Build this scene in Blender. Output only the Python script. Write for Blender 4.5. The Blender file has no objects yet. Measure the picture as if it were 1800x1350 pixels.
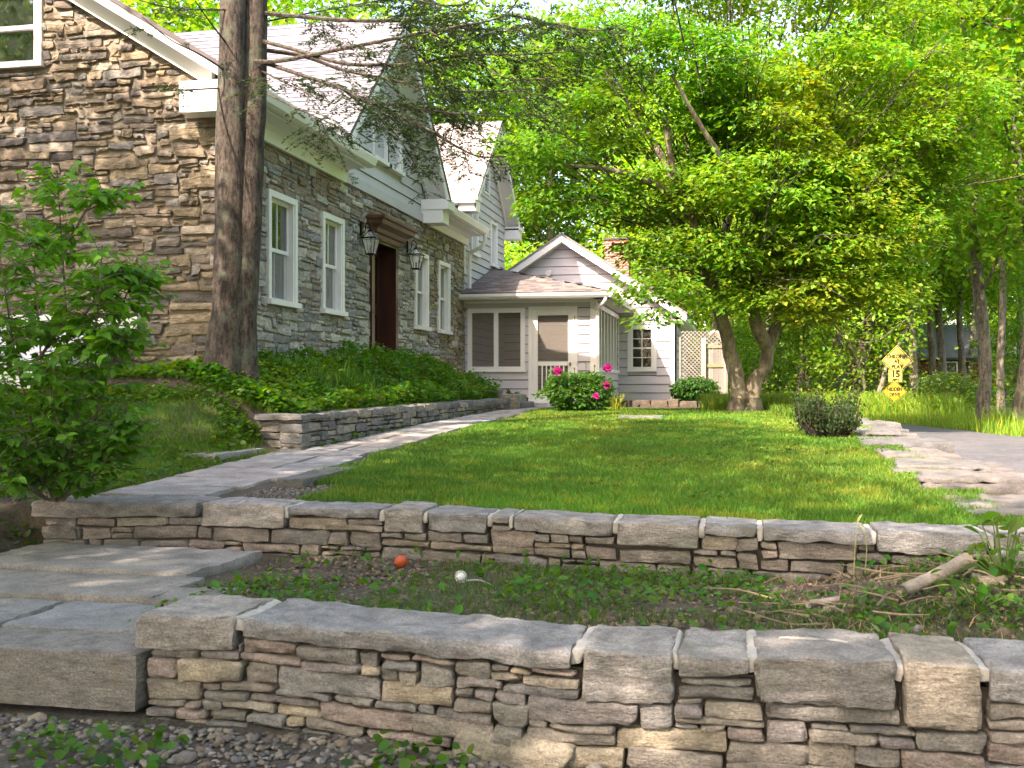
import bpy, math, random
import numpy as np
from mathutils import Matrix, Vector
R = math.radians
# ---------------------------------------------------------------- camera, sky, sun, exposure
TH = R(11.66); SN, CS = math.sin(TH), math.cos(TH); FP = 1900.0
sc = bpy.context.scene
cam = bpy.data.cameras.new('camera'); co = bpy.data.objects.new('camera', cam)
sc.collection.objects.link(co); sc.camera = co
co.location = (0, 0, 0); co.rotation_euler = (R(90), 0, TH)
cam.sensor_width = 36; cam.lens = 36*FP/1800; cam.clip_start = .05; cam.clip_end = 1000
cam.dof.use_dof = True; cam.dof.focus_distance = 17; cam.dof.aperture_fstop = 10
SUNDIR = Vector((-.5, -1.0, 1.02)).normalized()           # towards the sun
world = bpy.data.worlds.new('World'); sc.world = world; world.use_nodes = True
nt = world.node_tree; bg = nt.nodes['Background']
sky = nt.nodes.new('ShaderNodeTexSky'); sky.sky_type = 'NISHITA'; sky.sun_disc = False
sky.sun_elevation = math.asin(SUNDIR.z); sky.sun_rotation = math.atan2(SUNDIR.x, SUNDIR.y)
sky.dust_density = 3.0; sky.air_density = 1.0
nt.links.new(sky.outputs[0], bg.inputs[0]); bg.inputs[1].default_value = .15
sun = bpy.data.lights.new('sun', 'SUN'); sun.energy = 2.7; sun.angle = R(.53); sun.color = (1, .93, .82)
so = bpy.data.objects.new('sun', sun); sc.collection.objects.link(so)
so.rotation_euler = SUNDIR.to_track_quat('Z', 'Y').to_euler()
sc.view_settings.view_transform = 'Standard'; sc.view_settings.look = 'None'
sc.view_settings.exposure = 2.42; sc.view_settings.gamma = 1; sc.view_settings.use_white_balance = True; sc.view_settings.white_balance_temperature = 7300; sc.view_settings.white_balance_tint = 20
cy = sc.cycles; cy.use_denoising = True; cy.max_bounces = 7; cy.diffuse_bounces = 4; cy.glossy_bounces = 3
cy.transmission_bounces = 5; cy.transparent_max_bounces = 8; cy.caustics_reflective = False; cy.caustics_refractive = False
cy.sample_clamp_indirect = 6

rng = np.random.default_rng(7); random.seed(7)
def W(px, py, D):                                        # a point seen at (px, py) at depth D
    t = (px-900)/FP; return np.array((D*(-SN+CS*t), D*(CS+SN*t), D*(675-py)/FP))
def YX(px, x):                                           # y where the sight line crosses the plane x
    t = (px-900)/FP; D = x/(-SN+CS*t); return D*(CS+SN*t)
def XY(px, y):
    t = (px-900)/FP; D = y/(CS+SN*t); return D*(-SN+CS*t)

# ---------------------------------------------------------------- helpers
def vn(P, s, seed=0):
    """value noise, -1..1"""
    P = np.asarray(P, float)*s + 917.3; i = np.floor(P).astype(np.int64); f = P-i; f = f*f*(3-2*f)
    out = 0
    for dx in (0, 1):
        for dy in (0, 1):
            for dz in (0, 1):
                h = (i[..., 0]+dx)*374761393+(i[..., 1]+dy)*668265263+(i[..., 2]+dz)*1274126177+seed*974634777
                h = h & 0xffffffff; h = ((h ^ (h >> 13))*1274126177) & 0xffffffff; h = (h ^ (h >> 16)) & 0xffff
                w = (f[..., 0] if dx else 1-f[..., 0])*(f[..., 1] if dy else 1-f[..., 1])*(f[..., 2] if dz else 1-f[..., 2])
                out = out+w*h
    return out/32767.5-1

class MB:
    def __init__(s, c=(.5, .48, .505)): s.V = []; s.F = []; s.C = []; s.n = 0
    def add(s, V, F, col=(.5, .485, .505)):
        V = np.asarray(V, float).reshape(-1, 3)
        F = F if isinstance(F, list) and len(F) and isinstance(F[0], np.ndarray) and F[0].ndim == 2 else [np.asarray(F)]
        for f in F: s.F.append(f+s.n)
        c = np.empty((len(V), 3)); c[:] = col; s.C.append(c); s.V.append(V); s.n += len(V)
    def build(s, name, mat, parent=None, smooth=False, local=False):
        me = bpy.data.meshes.new(name); V = np.concatenate(s.V); C = np.concatenate(s.C)
        me.vertices.add(len(V)); me.vertices.foreach_set('co', V.ravel())
        tot = np.concatenate([np.full(len(f), f.shape[1]) for f in s.F]); idx = np.concatenate([f.ravel() for f in s.F])
        me.loops.add(len(idx)); me.loops.foreach_set('vertex_index', idx.astype(np.int32))
        me.polygons.add(len(tot)); st = np.concatenate([[0], np.cumsum(tot)[:-1]])
        me.polygons.foreach_set('loop_start', st.astype(np.int32))
        me.polygons.foreach_set('use_smooth', np.full(len(tot), smooth))
        me.update(calc_edges=True)
        a = me.color_attributes.new('col', 'FLOAT_COLOR', 'POINT')
        a.data.foreach_set('color', np.concatenate([C, np.ones((len(C), 1))], 1).astype(np.float32).ravel())
        me.materials.append(mat); o = bpy.data.objects.new(name, me); sc.collection.objects.link(o)
        if parent is not None:
            o.parent = parent
            if not local:
                L = Vector(parent.location) if parent.parent is None else Vector((0, 0, 0))
                o.matrix_parent_inverse = Matrix.Translation(-L)
        return o
def tag(o, label=None, cat=None, group=None, kind=None):
    if label: o['label'] = label
    if cat: o['category'] = cat
    if group: o['group'] = group
    if kind: o['kind'] = kind
    return o
def thing(name, label, cat, loc=(0, 0, 0), group=None):
    o = bpy.data.objects.new(name, None); sc.collection.objects.link(o); o.location = Vector([float(v) for v in loc]); o.empty_display_size = .2
    return tag(o, label, cat, group)
def dup(root, loc, rz=0, s=1, label=None, group=None):
    r = root.copy(); sc.collection.objects.link(r); r.location = Vector([float(v) for v in loc])
    r.rotation_euler = (0, 0, rz); r.scale = (s, s, s) if not hasattr(s, '__len__') else s
    if label: r['label'] = label
    if group: r['group'] = group
    for ch in list(root.children):
        c = ch.copy(); sc.collection.objects.link(c); c.parent = r
        for g in ch.children:
            d = g.copy(); sc.collection.objects.link(d); d.parent = c
    return r
BF = np.array([(0, 1, 3, 2), (4, 6, 7, 5), (0, 4, 5, 1), (2, 3, 7, 6), (0, 2, 6, 4), (1, 5, 7, 3)])
def box(mb, a, b, col=(.5, .485, .505), M=None):
    V = np.array([(x, y, z) for x in (a[0], b[0]) for y in (a[1], b[1]) for z in (a[2], b[2])], float)
    if M is not None: V = M(V)
    mb.add(V, BF, col)
class FX:      # wall plane facing +x (sg=-1 facing -x): u runs along y
    def __init__(s, x0, sg=1): s.x0 = x0; s.sg = sg
    def __call__(s, V): V = np.asarray(V, float); return np.stack([s.x0+s.sg*V[..., 2], V[..., 0], V[..., 1]], -1)
class FY:      # wall plane facing -y: u runs along x
    def __init__(s, y0): s.y0 = y0
    def __call__(s, V): V = np.asarray(V, float); return np.stack([V[..., 0], s.y0-V[..., 2], V[..., 1]], -1)
def fb(mb, fr, u0, u1, z0, z1, n0, n1, col=(.5, .485, .505)): box(mb, (u0, z0, n0), (u1, z1, n1), col, fr)
def extrude(mb, poly, a, b, ax, col=(.5, .485, .505)):
    """poly in the two other axes, extruded along axis ax from a to b"""
    n = len(poly); V = []
    for t in (a, b):
        for p in poly:
            q = list(p); q.insert(ax, t); V.append(q)
    mb.add(V, [np.array([(i, (i+1) % n, n+(i+1) % n, n+i) for i in range(n)]), np.array([list(range(n))]), np.array([list(range(2*n-1, n-1, -1))])], col)
def tube(mb, P, r, n=8, col=(.5, .5, .5), wob=0, seed=0):
    P = np.asarray(P, float); m = len(P); r = np.broadcast_to(np.asarray(r, float), (m,))
    T = np.gradient(P, axis=0); T /= np.linalg.norm(T, axis=1)[:, None]+1e-9
    ref = np.array((0, 0, 1.)) if abs(T[0][2]) < .8 else np.array((1., 0, 0))
    A = np.cross(T, ref); A /= np.linalg.norm(A, axis=1)[:, None]; B = np.cross(T, A)
    a = np.linspace(0, 2*math.pi, n, endpoint=False)
    rr = r[:, None]*np.ones(n)
    dirs = np.cos(a)[None, :, None]*A[:, None]+np.sin(a)[None, :, None]*B[:, None]
    V = P[:, None]+rr[..., None]*dirs
    if wob: V = V+dirs*(rr*wob*(vn(V, .9/max(r[0], .02), seed)+.5*vn(V*np.array((1, 1, .3)), 3/max(r[0], .02), seed+1)))[..., None]
    i, j = np.meshgrid(np.arange(m-1), np.arange(n), indexing='ij')
    F = np.stack([i*n+j, i*n+(j+1) % n, (i+1)*n+(j+1) % n, (i+1)*n+j], -1).reshape(-1, 4)
    mb.add(V.reshape(-1, 3), [F, np.array([list(range(n))]), np.array([list(range(m*n-1, (m-1)*n-1, -1))])], col)
def smooth_path(P, k=6):
    P = np.asarray(P, float); n = len(P); Q = np.vstack([2*P[0]-P[1], P, 2*P[-1]-P[-2]]); out = []
    for i in range(n-1):
        p0, p1, p2, p3 = Q[i:i+4]
        for t in np.linspace(0, 1, k, endpoint=False):
            out.append(.5*((2*p1)+(-p0+p2)*t+(2*p0-5*p1+4*p2-p3)*t*t+(-p0+3*p1-3*p2+p3)*t**3))
    out.append(P[-1]); return np.array(out)
def rot(yaw, pitch, roll):
    """matrices (N,3,3): columns are images of the leaf's x (width), y (length), z (normal)"""
    cy_, sy = np.cos(yaw), np.sin(yaw); cp, sp = np.cos(pitch), np.sin(pitch); cr, sr = np.cos(roll), np.sin(roll); o = np.zeros_like(cy_); l = o+1
    Z = np.stack([cy_, -sy, o, sy, cy_, o, o, o, l], -1).reshape(-1, 3, 3)
    X = np.stack([l, o, o, o, cp, -sp, o, sp, cp], -1).reshape(-1, 3, 3)
    Y = np.stack([cr, o, sr, o, l, o, -sr, o, cr], -1).reshape(-1, 3, 3)
    return Z @ X @ Y
LEAF4 = (np.array([(0, 0, 0), (-.30, .45, .06), (0, 1, -.05), (.30, .45, .06)]), np.array([(0, 3, 2), (0, 2, 1)]))
LEAF8 = (np.array([(0, 0, 0), (-.25, .22, .05), (-.33, .5, .06), (-.18, .8, 0), (0, 1.05, -.12), (.18, .8, 0), (.33, .5, .06), (.25, .22, .05), (0, .4, -.02), (0, .75, -.04)]),
         np.array([(0, 8, 1), (1, 8, 2), (2, 8, 9), (2, 9, 3), (3, 9, 4), (4, 9, 5), (5, 9, 6), (6, 9, 8), (6, 8, 7), (7, 8, 0)]))
ROUND = (np.array([(0, 0, 0), (-.4, .2, .06), (-.5, .6, .08), (-.2, .95, .02), (.2, .95, .02), (.5, .6, .08), (.4, .2, .06)]),
         np.array([(0, 2, 1), (0, 3, 2), (0, 4, 3), (0, 5, 4), (0, 6, 5)]))
def scatter(mb, T, pos, M, sc_, col):
    TV, TF = T; n = len(pos); sc_ = np.asarray(sc_, float)
    if sc_.ndim == 1: sc_ = sc_[:, None]*np.ones(3)
    V = np.einsum('nij,nkj->nki', M, TV[None]*sc_[:, None, :])+pos[:, None]
    F = (TF[None]+(np.arange(n)*len(TV))[:, None, None]).reshape(-1, TF.shape[1])
    C = np.repeat(np.broadcast_to(col, (n, 3)), len(TV), 0)
    mb.add(V.reshape(-1, 3), F, C)
def leaves(mb, pos, size, col, T=LEAF4, up=.6, seed=0, droop=.25, var=.22, yaw=None):
    n = len(pos); r = np.random.default_rng(seed)
    yaw = r.uniform(0, 6.28, n) if yaw is None else yaw
    M = rot(yaw, r.normal(-droop, (1-up)*1.1, n), r.normal(0, (1-up)*1.3, n))
    c = np.asarray(col)*np.ones((n, 3)); b = 1+var*r.normal(0, 1, (n, 1)); c = np.clip(c*b, .004, .9)
    c[:, 0] *= np.clip(1+.25*r.normal(0, 1, n), .4, 2)
    scatter(mb, T, pos, M, size*r.uniform(.65, 1.2, n), c)
def blades(mb, pos, h, w, col, lean=.35, seed=0, var=.2):
    n = len(pos); r = np.random.default_rng(seed); a = r.uniform(0, 6.28, n); h = h*r.uniform(.55, 1.25, n)*np.ones(n); l = lean*r.uniform(.1, 1.4, n)*h
    b = r.uniform(0, 6.28, n); wv = np.stack([np.cos(b), np.sin(b), 0*b], -1)*(w*.5)
    d = np.stack([np.cos(a)*l, np.sin(a)*l, 0*a], -1); up = np.stack([0*a, 0*a, h], -1)
    V = np.stack([pos-wv, pos+wv, pos+up*.6+d*.35+wv*.8, pos+up*.6+d*.35-wv*.8, pos+up+d], 1)
    k = np.arange(n)*5
    c = np.clip(np.asarray(col)*(1+var*r.normal(0, 1, (n, 1))), .004, .9)*np.ones((n, 3))
    c[:, 0] *= np.clip(1+.3*r.normal(0, 1, n), .4, 2)
    mb.add(V.reshape(-1, 3), [np.stack([k, k+1, k+2, k+3], -1), np.stack([k+3, k+2, k+4], -1)], np.repeat(c, 5, 0))

# ---------------------------------------------------------------- materials
def newmat(name):
    m = bpy.data.materials.new(name); m.use_nodes = True; n = m.node_tree; p = n.nodes['Principled BSDF']; return m, n, p
def N(n, t, **k):
    o = n.nodes.new(t)
    for a, b in k.items(): setattr(o, a, b)
    return o
def noise(n, scale, detail=5, rough=.6, vec=None, stretch=None):
    t = N(n, 'ShaderNodeTexNoise'); t.inputs['Scale'].default_value = scale; t.inputs['Detail'].default_value = detail; t.inputs['Roughness'].default_value = rough
    tc = N(n, 'ShaderNodeTexCoord'); src = tc.outputs['Object']
    if stretch:
        mp = N(n, 'ShaderNodeMapping'); mp.inputs['Scale'].default_value = stretch; n.links.new(src, mp.inputs[0]); src = mp.outputs[0]
    n.links.new(src, t.inputs['Vector']); return t.outputs['Fac']
def mulcol(n, csrc, fac, lo, hi):
    mr = N(n, 'ShaderNodeMapRange'); mr.inputs[1].default_value = .3; mr.inputs[2].default_value = .7; mr.inputs[3].default_value = lo; mr.inputs[4].default_value = hi
    n.links.new(fac, mr.inputs[0]); v = N(n, 'ShaderNodeVectorMath', operation='SCALE'); n.links.new(csrc, v.inputs[0]); n.links.new(mr.outputs[0], v.inputs['Scale']); return v.outputs[0]
def mixc(n, a, b, fac, lo=.4, hi=.6):
    mr = N(n, 'ShaderNodeMapRange'); mr.inputs[1].default_value = lo; mr.inputs[2].default_value = hi; n.links.new(fac, mr.inputs[0])
    m = N(n, 'ShaderNodeMix', data_type='RGBA'); n.links.new(mr.outputs[0], m.inputs[0])
    for s, v in ((6, a), (7, b)):
        if isinstance(v, tuple): m.inputs[s].default_value = (*v, 1)
        else: n.links.new(v, m.inputs[s])
    return m.outputs[2]
def bump(n, p, h, dist=.01, strength=1.0):
    b = N(n, 'ShaderNodeBump'); b.inputs['Distance'].default_value = dist; b.inputs['Strength'].default_value = strength
    n.links.new(h, b.inputs['Height']); n.links.new(b.outputs[0], p.inputs['Normal'])
def flat(name, col, rough=.6, metal=0, var=.12, sc_=3, bmp=.002, stretch=None):
    m, n, p = newmat(name); rgb = N(n, 'ShaderNodeRGB'); rgb.outputs[0].default_value = (*col, 1)
    f = noise(n, sc_, 6, .65, stretch=stretch); n.links.new(mulcol(n, rgb.outputs[0], f, 1-var, 1+var), p.inputs['Base Color'])
    p.inputs['Roughness'].default_value = rough; p.inputs['Metallic'].default_value = metal
    if bmp: bump(n, p, noise(n, sc_*12, 4, .6, stretch=stretch), bmp)
    return m
def attr_mat(name, rough=.88, v1=(.72, 1.28), v2=(.85, 1.15), s1=7, s2=60, bd=.012, strata=False, tint=None, rust=None):
    m, n, p = newmat(name); a = N(n, 'ShaderNodeAttribute', attribute_name='col')
    c = mulcol(n, a.outputs['Color'], noise(n, s1, 6, .6, stretch=(1, 1, 2.5) if strata else None), *v1)
    c = mulcol(n, c, noise(n, s2, 4, .7), *v2)
    if rust: c = mixc(n, c, rust, noise(n, 4.3, 7, .75), .6, .8)
    if tint: c = mixc(n, c, tint, noise(n, 2.2, 5, .7), .56, .72)
    n.links.new(c, p.inputs['Base Color']); p.inputs['Roughness'].default_value = rough
    ad = N(n, 'ShaderNodeMath', operation='ADD'); n.links.new(noise(n, 22, 7, .65, stretch=(1, 1, 3) if strata else None), ad.inputs[0])
    ml = N(n, 'ShaderNodeMath', operation='MULTIPLY'); ml.inputs[1].default_value = .35; n.links.new(noise(n, 140, 3, .6), ml.inputs[0]); n.links.new(ml.outputs[0], ad.inputs[1])
    bump(n, p, ad.outputs[0], bd); return m
def leafmat(name, trans=.5, gloss=.35, tr=(1.75, 1.6, .45)):
    m, n, p = newmat(name); a = N(n, 'ShaderNodeAttribute', attribute_name='col')
    n.links.new(a.outputs['Color'], p.inputs['Base Color']); p.inputs['Roughness'].default_value = .5; p.inputs['Specular IOR Level'].default_value = gloss
    t = N(n, 'ShaderNodeBsdfTranslucent'); v = N(n, 'ShaderNodeVectorMath', operation='MULTIPLY'); v.inputs[1].default_value = tr
    n.links.new(a.outputs['Color'], v.inputs[0]); n.links.new(v.outputs[0], t.inputs[0])
    mx = N(n, 'ShaderNodeMixShader'); mx.inputs[0].default_value = trans; out = n.nodes['Material Output']
    n.links.new(p.outputs[0], mx.inputs[1]); n.links.new(t.outputs[0], mx.inputs[2]); n.links.new(mx.outputs[0], out.inputs[0]); return m
def groundmat(name, a, b, c=None, s=2.0, bd=.03):
    m, n, p = newmat(name); col = mixc(n, a, b, noise(n, s, 8, .7), .38, .62)
    if c: col = mixc(n, col, c, noise(n, s*9, 6, .75), .52, .66)
    n.links.new(mulcol(n, col, noise(n, 45, 5, .7), .6, 1.4), p.inputs['Base Color']); p.inputs['Roughness'].default_value = .95
    bump(n, p, noise(n, 30, 8, .75), bd); return m
M = {}
M['house_stone'] = attr_mat('house_stone', rust=(.3, .24, .18), v1=(.6, 1.4), v2=(.66, 1.34), s1=9, s2=55, bd=.02, strata=True)
M['wall_stone'] = attr_mat('wall_stone', v1=(.58, 1.38), v2=(.6, 1.4), s1=10, s2=95, bd=.02, strata=True, tint=(.17, .165, .13), rust=(.24, .18, .12))
M['flag'] = attr_mat('flagstone', v1=(.62, 1.32), v2=(.68, 1.32), s1=5, s2=80, bd=.012, tint=(.2, .2, .17), rust=(.27, .2, .16))
M['mortar'] = flat('mortar', (.38, .35, .3), .95, var=.25, sc_=8, bmp=.01)
M['brownmortar'] = flat('brown_mortar', (.27, .225, .17), .95, var=.25, sc_=8, bmp=.01); M['white_mortar'] = flat('white_mortar', (.5, .475, .43), .95, var=.15, sc_=20, bmp=.008)
M['joint'] = flat('dark_joint', (.085, .072, .06), 1, var=.3)
M['white'] = flat('white_paint', (.78, .77, .74), .45, var=.04, sc_=1.5, bmp=.0006)
M['siding'] = attr_mat('grey_siding', .55, (.95, 1.05), (.97, 1.03), 2, 30, .001); SIDC = (.5, .48, .505)
M['shingle'] = attr_mat('shingle', v1=(.85, 1.15), v2=(.7, 1.3), s1=1.2, s2=160, bd=.004)
M['roofing'] = flat('roof_deck', (.12, .1, .1), .9)
M['door'] = flat('mahogany', (.045, .014, .009), .32, var=.45, sc_=6, bmp=.001, stretch=(1, 1, .12))
M['oldwood'] = flat('stained_pine', (.13, .06, .03), .5, var=.4, sc_=6, bmp=.002, stretch=(1, .15, 1))
M['iron'] = flat('black_iron', (.012, .011, .01), .35, .7)
M['brass'] = flat('aged_brass', (.25, .16, .07), .35, .9)
M['stain'] = attr_mat('painted_attr', rough=.5, v1=(.9, 1.1), v2=(.94, 1.06), s1=3, s2=40, bd=.002)
M['bark'] = flat('bark', (.17, .13, .095), .95, var=.5, sc_=10, bmp=.05, stretch=(1, 1, .22))
def barkmat(name, c1, c2, dist=.03, s=9):
    m, n, p = newmat(name); f = noise(n, s, 9, .7, stretch=(1, 1, .24)); g = noise(n, s*.35, 5, .6)
    f2 = noise(n, s*2.2, 12, .75, stretch=(1, 1, .4)); ad = N(n, 'ShaderNodeMath', operation='ADD'); n.links.new(f, ad.inputs[0]); n.links.new(f2, ad.inputs[1]); hf = N(n, 'ShaderNodeMath', operation='MULTIPLY'); hf.inputs[1].default_value = .5; n.links.new(ad.outputs[0], hf.inputs[0]); f = hf.outputs[0]
    col = mixc(n, c1, c2, f, .44, .57); col = mixc(n, col, (.12, .13, .09), g, .52, .72); n.links.new(mulcol(n, col, noise(n, 60, 3, .6), .75, 1.25), p.inputs['Base Color']); p.inputs['Roughness'].default_value = .97
    bump(n, p, f, dist, 1.0); return m
M['hembark'] = flat('hemlock_bark', (.115, .085, .062), .95, var=.55, sc_=9, bmp=.06, stretch=(1, 1, .3))
M['magbark'] = flat('smooth_bark', (.2, .16, .12), .9, var=.4, sc_=7, bmp=.02)
M['bark'] = barkmat('bark', (.075, .058, .042), (.27, .22, .17)); M['hembark'] = barkmat('hemlock_bark', (.022, .017, .013), (.115, .088, .068), .04, 15); M['magbark'] = barkmat('smooth_bark', (.12, .09, .065), (.3, .25, .18), .02, 6)
M['leaf'] = leafmat('leaf'); M['grass'] = leafmat('grass', .35, .25, (1.3, 1.2, .4)); M['needle'] = leafmat('needle', .2, .3, (1.1, 1.1, .6))
M['petal'] = leafmat('petal', .3, .2, (1.2, .8, 1.1))
M['soil'] = groundmat('soil', (.085, .06, .042), (.125, .095, .07), (.07, .08, .03), 3)
M['litter'] = groundmat('forest_floor', (.06, .09, .025), (.1, .13, .04), (.12, .1, .05), .9)
M['turf'] = groundmat('turf', (.028, .06, .012), (.05, .1, .02), (.06, .06, .025), 2.5)
M['gravel'] = groundmat('gravel', (.12, .105, .09), (.075, .06, .045), (.2, .18, .16), 6)
M['asphalt'] = groundmat('asphalt', (.125, .122, .13), (.08, .08, .09), (.16, .155, .16), .8, .012)
M['pebble'] = attr_mat('pebble', v1=(.85, 1.15), s1=30)
M['dry'] = attr_mat('dry_wood', v1=(.7, 1.3), s1=12)
M['rubber'] = flat('ball', (.45, .07, .015), .4); M['yellow'] = flat('sign_yellow', (.66, .44, .03), .4, var=.1, bmp=0)
M['paleyellow'] = flat('sign_pale_yellow', (.72, .58, .12), .45, var=.06, bmp=0); M['black'] = flat('sign_black', (.03, .022, .01), .6, bmp=0)
M['barn'] = flat('barn_red', (.13, .018, .014), .8, stretch=(6, 6, .2)); M['barnroof'] = flat('barn_roof', (.09, .095, .1), .7)
def glassmat(c=.3):
    m, n, p = newmat('window_glass'); p.inputs['Base Color'].default_value = (.02, .024, .02, 1); p.inputs['Roughness'].default_value = .03
    p.inputs['Specular IOR Level'].default_value = .8; p.inputs['Coat Weight'].default_value = c; p.inputs['Specular IOR Level'].default_value = .3+c*1.5; p.inputs['Coat Roughness'].default_value = .02
    bump(n, p, noise(n, 2.5, 2, .5), .006); return m
M['glass'] = glassmat(.8); M['dullglass'] = glassmat(0)
def clearmat():
    m, n, p = newmat('lamp_glass'); p.inputs['Roughness'].default_value = .05; p.inputs['Base Color'].default_value = (.8, .8, .75, 1)
    t = N(n, 'ShaderNodeBsdfTransparent'); x = N(n, 'ShaderNodeMixShader'); x.inputs[0].default_value = .3; o = n.nodes['Material Output']
    n.links.new(t.outputs[0], x.inputs[1]); n.links.new(p.outputs[0], x.inputs[2]); n.links.new(x.outputs[0], o.inputs[0]); return m
M['clear'] = clearmat()
def screenmat(c=(.2, .18, .155, 1), f=.6):
    m, n, p = newmat('insect_screen'); p.inputs['Base Color'].default_value = c; p.inputs['Roughness'].default_value = .8
    t = N(n, 'ShaderNodeBsdfTransparent'); x = N(n, 'ShaderNodeMixShader'); x.inputs[0].default_value = f; o = n.nodes['Material Output']
    n.links.new(t.outputs[0], x.inputs[1]); n.links.new(p.outputs[0], x.inputs[2]); n.links.new(x.outputs[0], o.inputs[0]); return m
M['screen'] = screenmat(); M['wscreen'] = screenmat((.3, .3, .29, 1), .38)
def brickmat():
    m, n, p = newmat('red_brick'); tc = N(n, 'ShaderNodeTexCoord'); sx = N(n, 'ShaderNodeSeparateXYZ'); n.links.new(tc.outputs['Object'], sx.inputs[0])
    ad = N(n, 'ShaderNodeMath', operation='ADD'); n.links.new(sx.outputs[0], ad.inputs[0]); n.links.new(sx.outputs[1], ad.inputs[1])
    cx = N(n, 'ShaderNodeCombineXYZ'); n.links.new(ad.outputs[0], cx.inputs[0]); n.links.new(sx.outputs[2], cx.inputs[1])
    b = N(n, 'ShaderNodeTexBrick'); n.links.new(cx.outputs[0], b.inputs['Vector']); b.inputs['Scale'].default_value = 1
    b.inputs['Brick Width'].default_value = .215; b.inputs['Row Height'].default_value = .075; b.inputs['Mortar Size'].default_value = .008
    b.inputs['Color1'].default_value = (.34, .1, .06, 1); b.inputs['Color2'].default_value = (.22, .065, .045, 1); b.inputs['Mortar'].default_value = (.4, .34, .3, 1)
    n.links.new(mulcol(n, b.outputs['Color'], noise(n, 9, 4, .6), .75, 1.25), p.inputs['Base Color']); p.inputs['Roughness'].default_value = .9; return m
M['brick'] = brickmat()

# ---------------------------------------------------------------- terrain
def sm(t): t = np.clip(t, 0, 1); return t*t*(3-2*t)
def yf_low(x): return np.interp(x, [-2.4, -1.9, -.575, .2, 2.5], [4.02, 4.04, 3.79, 3.82, 3.8])
def yf_up(x): return np.interp(x, [-4.6, -3.5, -2.07, -.65, .63, 1.9], [6.4, 6.6, 6.5, 6.2, 6.1, 6.04])
LZ = ([6.2, 7.6, 10.5, 14.5, 18.5, 24, 40, 140], [-.83, -.80, -.69, -.57, -.51, -.52, -.75, 2.2])
def Lw(y): return np.interp(y, *LZ)
def Rz(y): return np.interp(y, [0, 8, 14, 26, 45], [-.9, -.87, -.84, -.9, -1.1])
RR = ([-20, 12, 18.7, 23.6, 28, 33, 39], [5.1, 5.0, 4.6, 4.0, 3.1, .6, -4]); RL = ([-20, 8, 14, 18, 23, 27, 32, 37], [2.4, 2.15, 2.05, 1.95, 1.5, .6, -2.6, -7])
def G(x, y):
    x = np.asarray(x, float); y = np.asarray(y, float); L = Lw(y)
    bed = -1.05+.03*(5-y)+sm((x-.1)/1.6)*.2*sm((y-4.4)/1.2)
    bed = np.where(x < -2.45, -1.115, bed); bed = bed+sm((-4.5-x)/.6)*(.25)
    up = L+sm((-4.45-x)/1.1)*sm((y-8.3)/3.0)*(.06-L)
    B = np.interp(y, [10.3, 12, 18, 22, 24], [.06, .14, .26, .02, -.3]); B2 = -.33+sm((-4.5-x)/1.4)*(B+.33)
    up = np.where((x < -4.42) & (y > 10.45) & (y < 21.5), B2, up)
    up = np.where(y > 21.5, np.where(x < -4.42, -.5, L), up)
    rr = np.interp(y, *RR); rl = np.interp(y, *RL); r = Rz(y)-.03
    up = np.where((y < 40), up+(r-up)*sm((x-rl+.35)/.5)*np.where(x > rr+.3, 1-.0*x, 1), up)
    up = np.where((x > rr) & (y < 60), r+sm((x-rr)/6)*.25, up)
    z = np.where(y < yf_low(x)+.2, -1.37, np.where(y < yf_up(x)+.2, bed, up))
    z = np.where((x > 1.9) & (y < yf_up(x)+.3), np.minimum(z+0*x, r)*0+r-(.5*sm((4.6-y)/2)*sm((3.2-x)/1.2)), z)
    return z
xs = np.concatenate([np.linspace(-160, -10, 36), np.arange(-9.6, 6.5, .1), np.linspace(7, 170, 40)])
ys = np.concatenate([np.linspace(-160, -44, 12), np.linspace(-40, 1, 16), np.arange(1.4, 24, .1), np.arange(24, 40, .5), np.linspace(41, 200, 40)])
X, Y = np.meshgrid(xs, ys, indexing='ij'); Zg = G(X, Y)+.012*vn(np.stack([X, Y, 0*X], -1), 1.7)+.008*vn(np.stack([X, Y, 0*X], -1), 5)
nx, ny = X.shape; I, J = np.meshgrid(np.arange(nx-1), np.arange(ny-1), indexing='ij')
FQ = np.stack([I*ny+J, (I+1)*ny+J, (I+1)*ny+J+1, I*ny+J+1], -1).reshape(-1, 4); VG = np.stack([X, Y, Zg], -1).reshape(-1, 3)
cx_, cy_ = VG[FQ].mean(1)[:, 0], VG[FQ].mean(1)[:, 1]
def in_lawn(x, y):
    e = .12*vn(np.stack([x, y, 0*x], -1), 2.5)
    return (x > -3.42+e-np.where(y > 19, .5, 0)) & (x < 1.68+e) & (y > yf_up(x)+.36) & (y < 21.8) & ~((x < -2.95) & (y < 7.9)) & ~((x < -4.3))
is_lawn = in_lawn(cx_, cy_); is_grav = (cy_ < yf_low(cx_)+.15) & (abs(cx_) < 9); is_far = ((cx_ > 4.2) | (cy_ > 26)) & ~is_grav
for nm, msk, mt in (('lawn', is_lawn, 'turf'), ('gravel', is_grav, 'gravel'), ('forest_floor', is_far, 'litter'), ('garden_soil', ~(is_lawn | is_grav | is_far), 'soil')):
    mb = MB(); f = FQ[msk]; u, inv = np.unique(f, return_inverse=True); mb.add(VG[u], inv.reshape(f.shape)); tag(mb.build(nm, M[mt], smooth=True), kind='structure')
mb = MB(); yy = np.concatenate([np.arange(-15, 37, .5)]); A = []
for y in yy:
    l, r = np.interp(y, *RL), np.interp(y, *RR); 
    for k in range(9): A.append((l+(r-l)*k/8+.06*math.sin(y*2.1)*(k in (0, 8)), y, Rz(y)+.02*math.sin(k/8*math.pi)))
A = np.array(A); i, j = np.meshgrid(np.arange(len(yy)-1), np.arange(8), indexing='ij')
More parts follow.
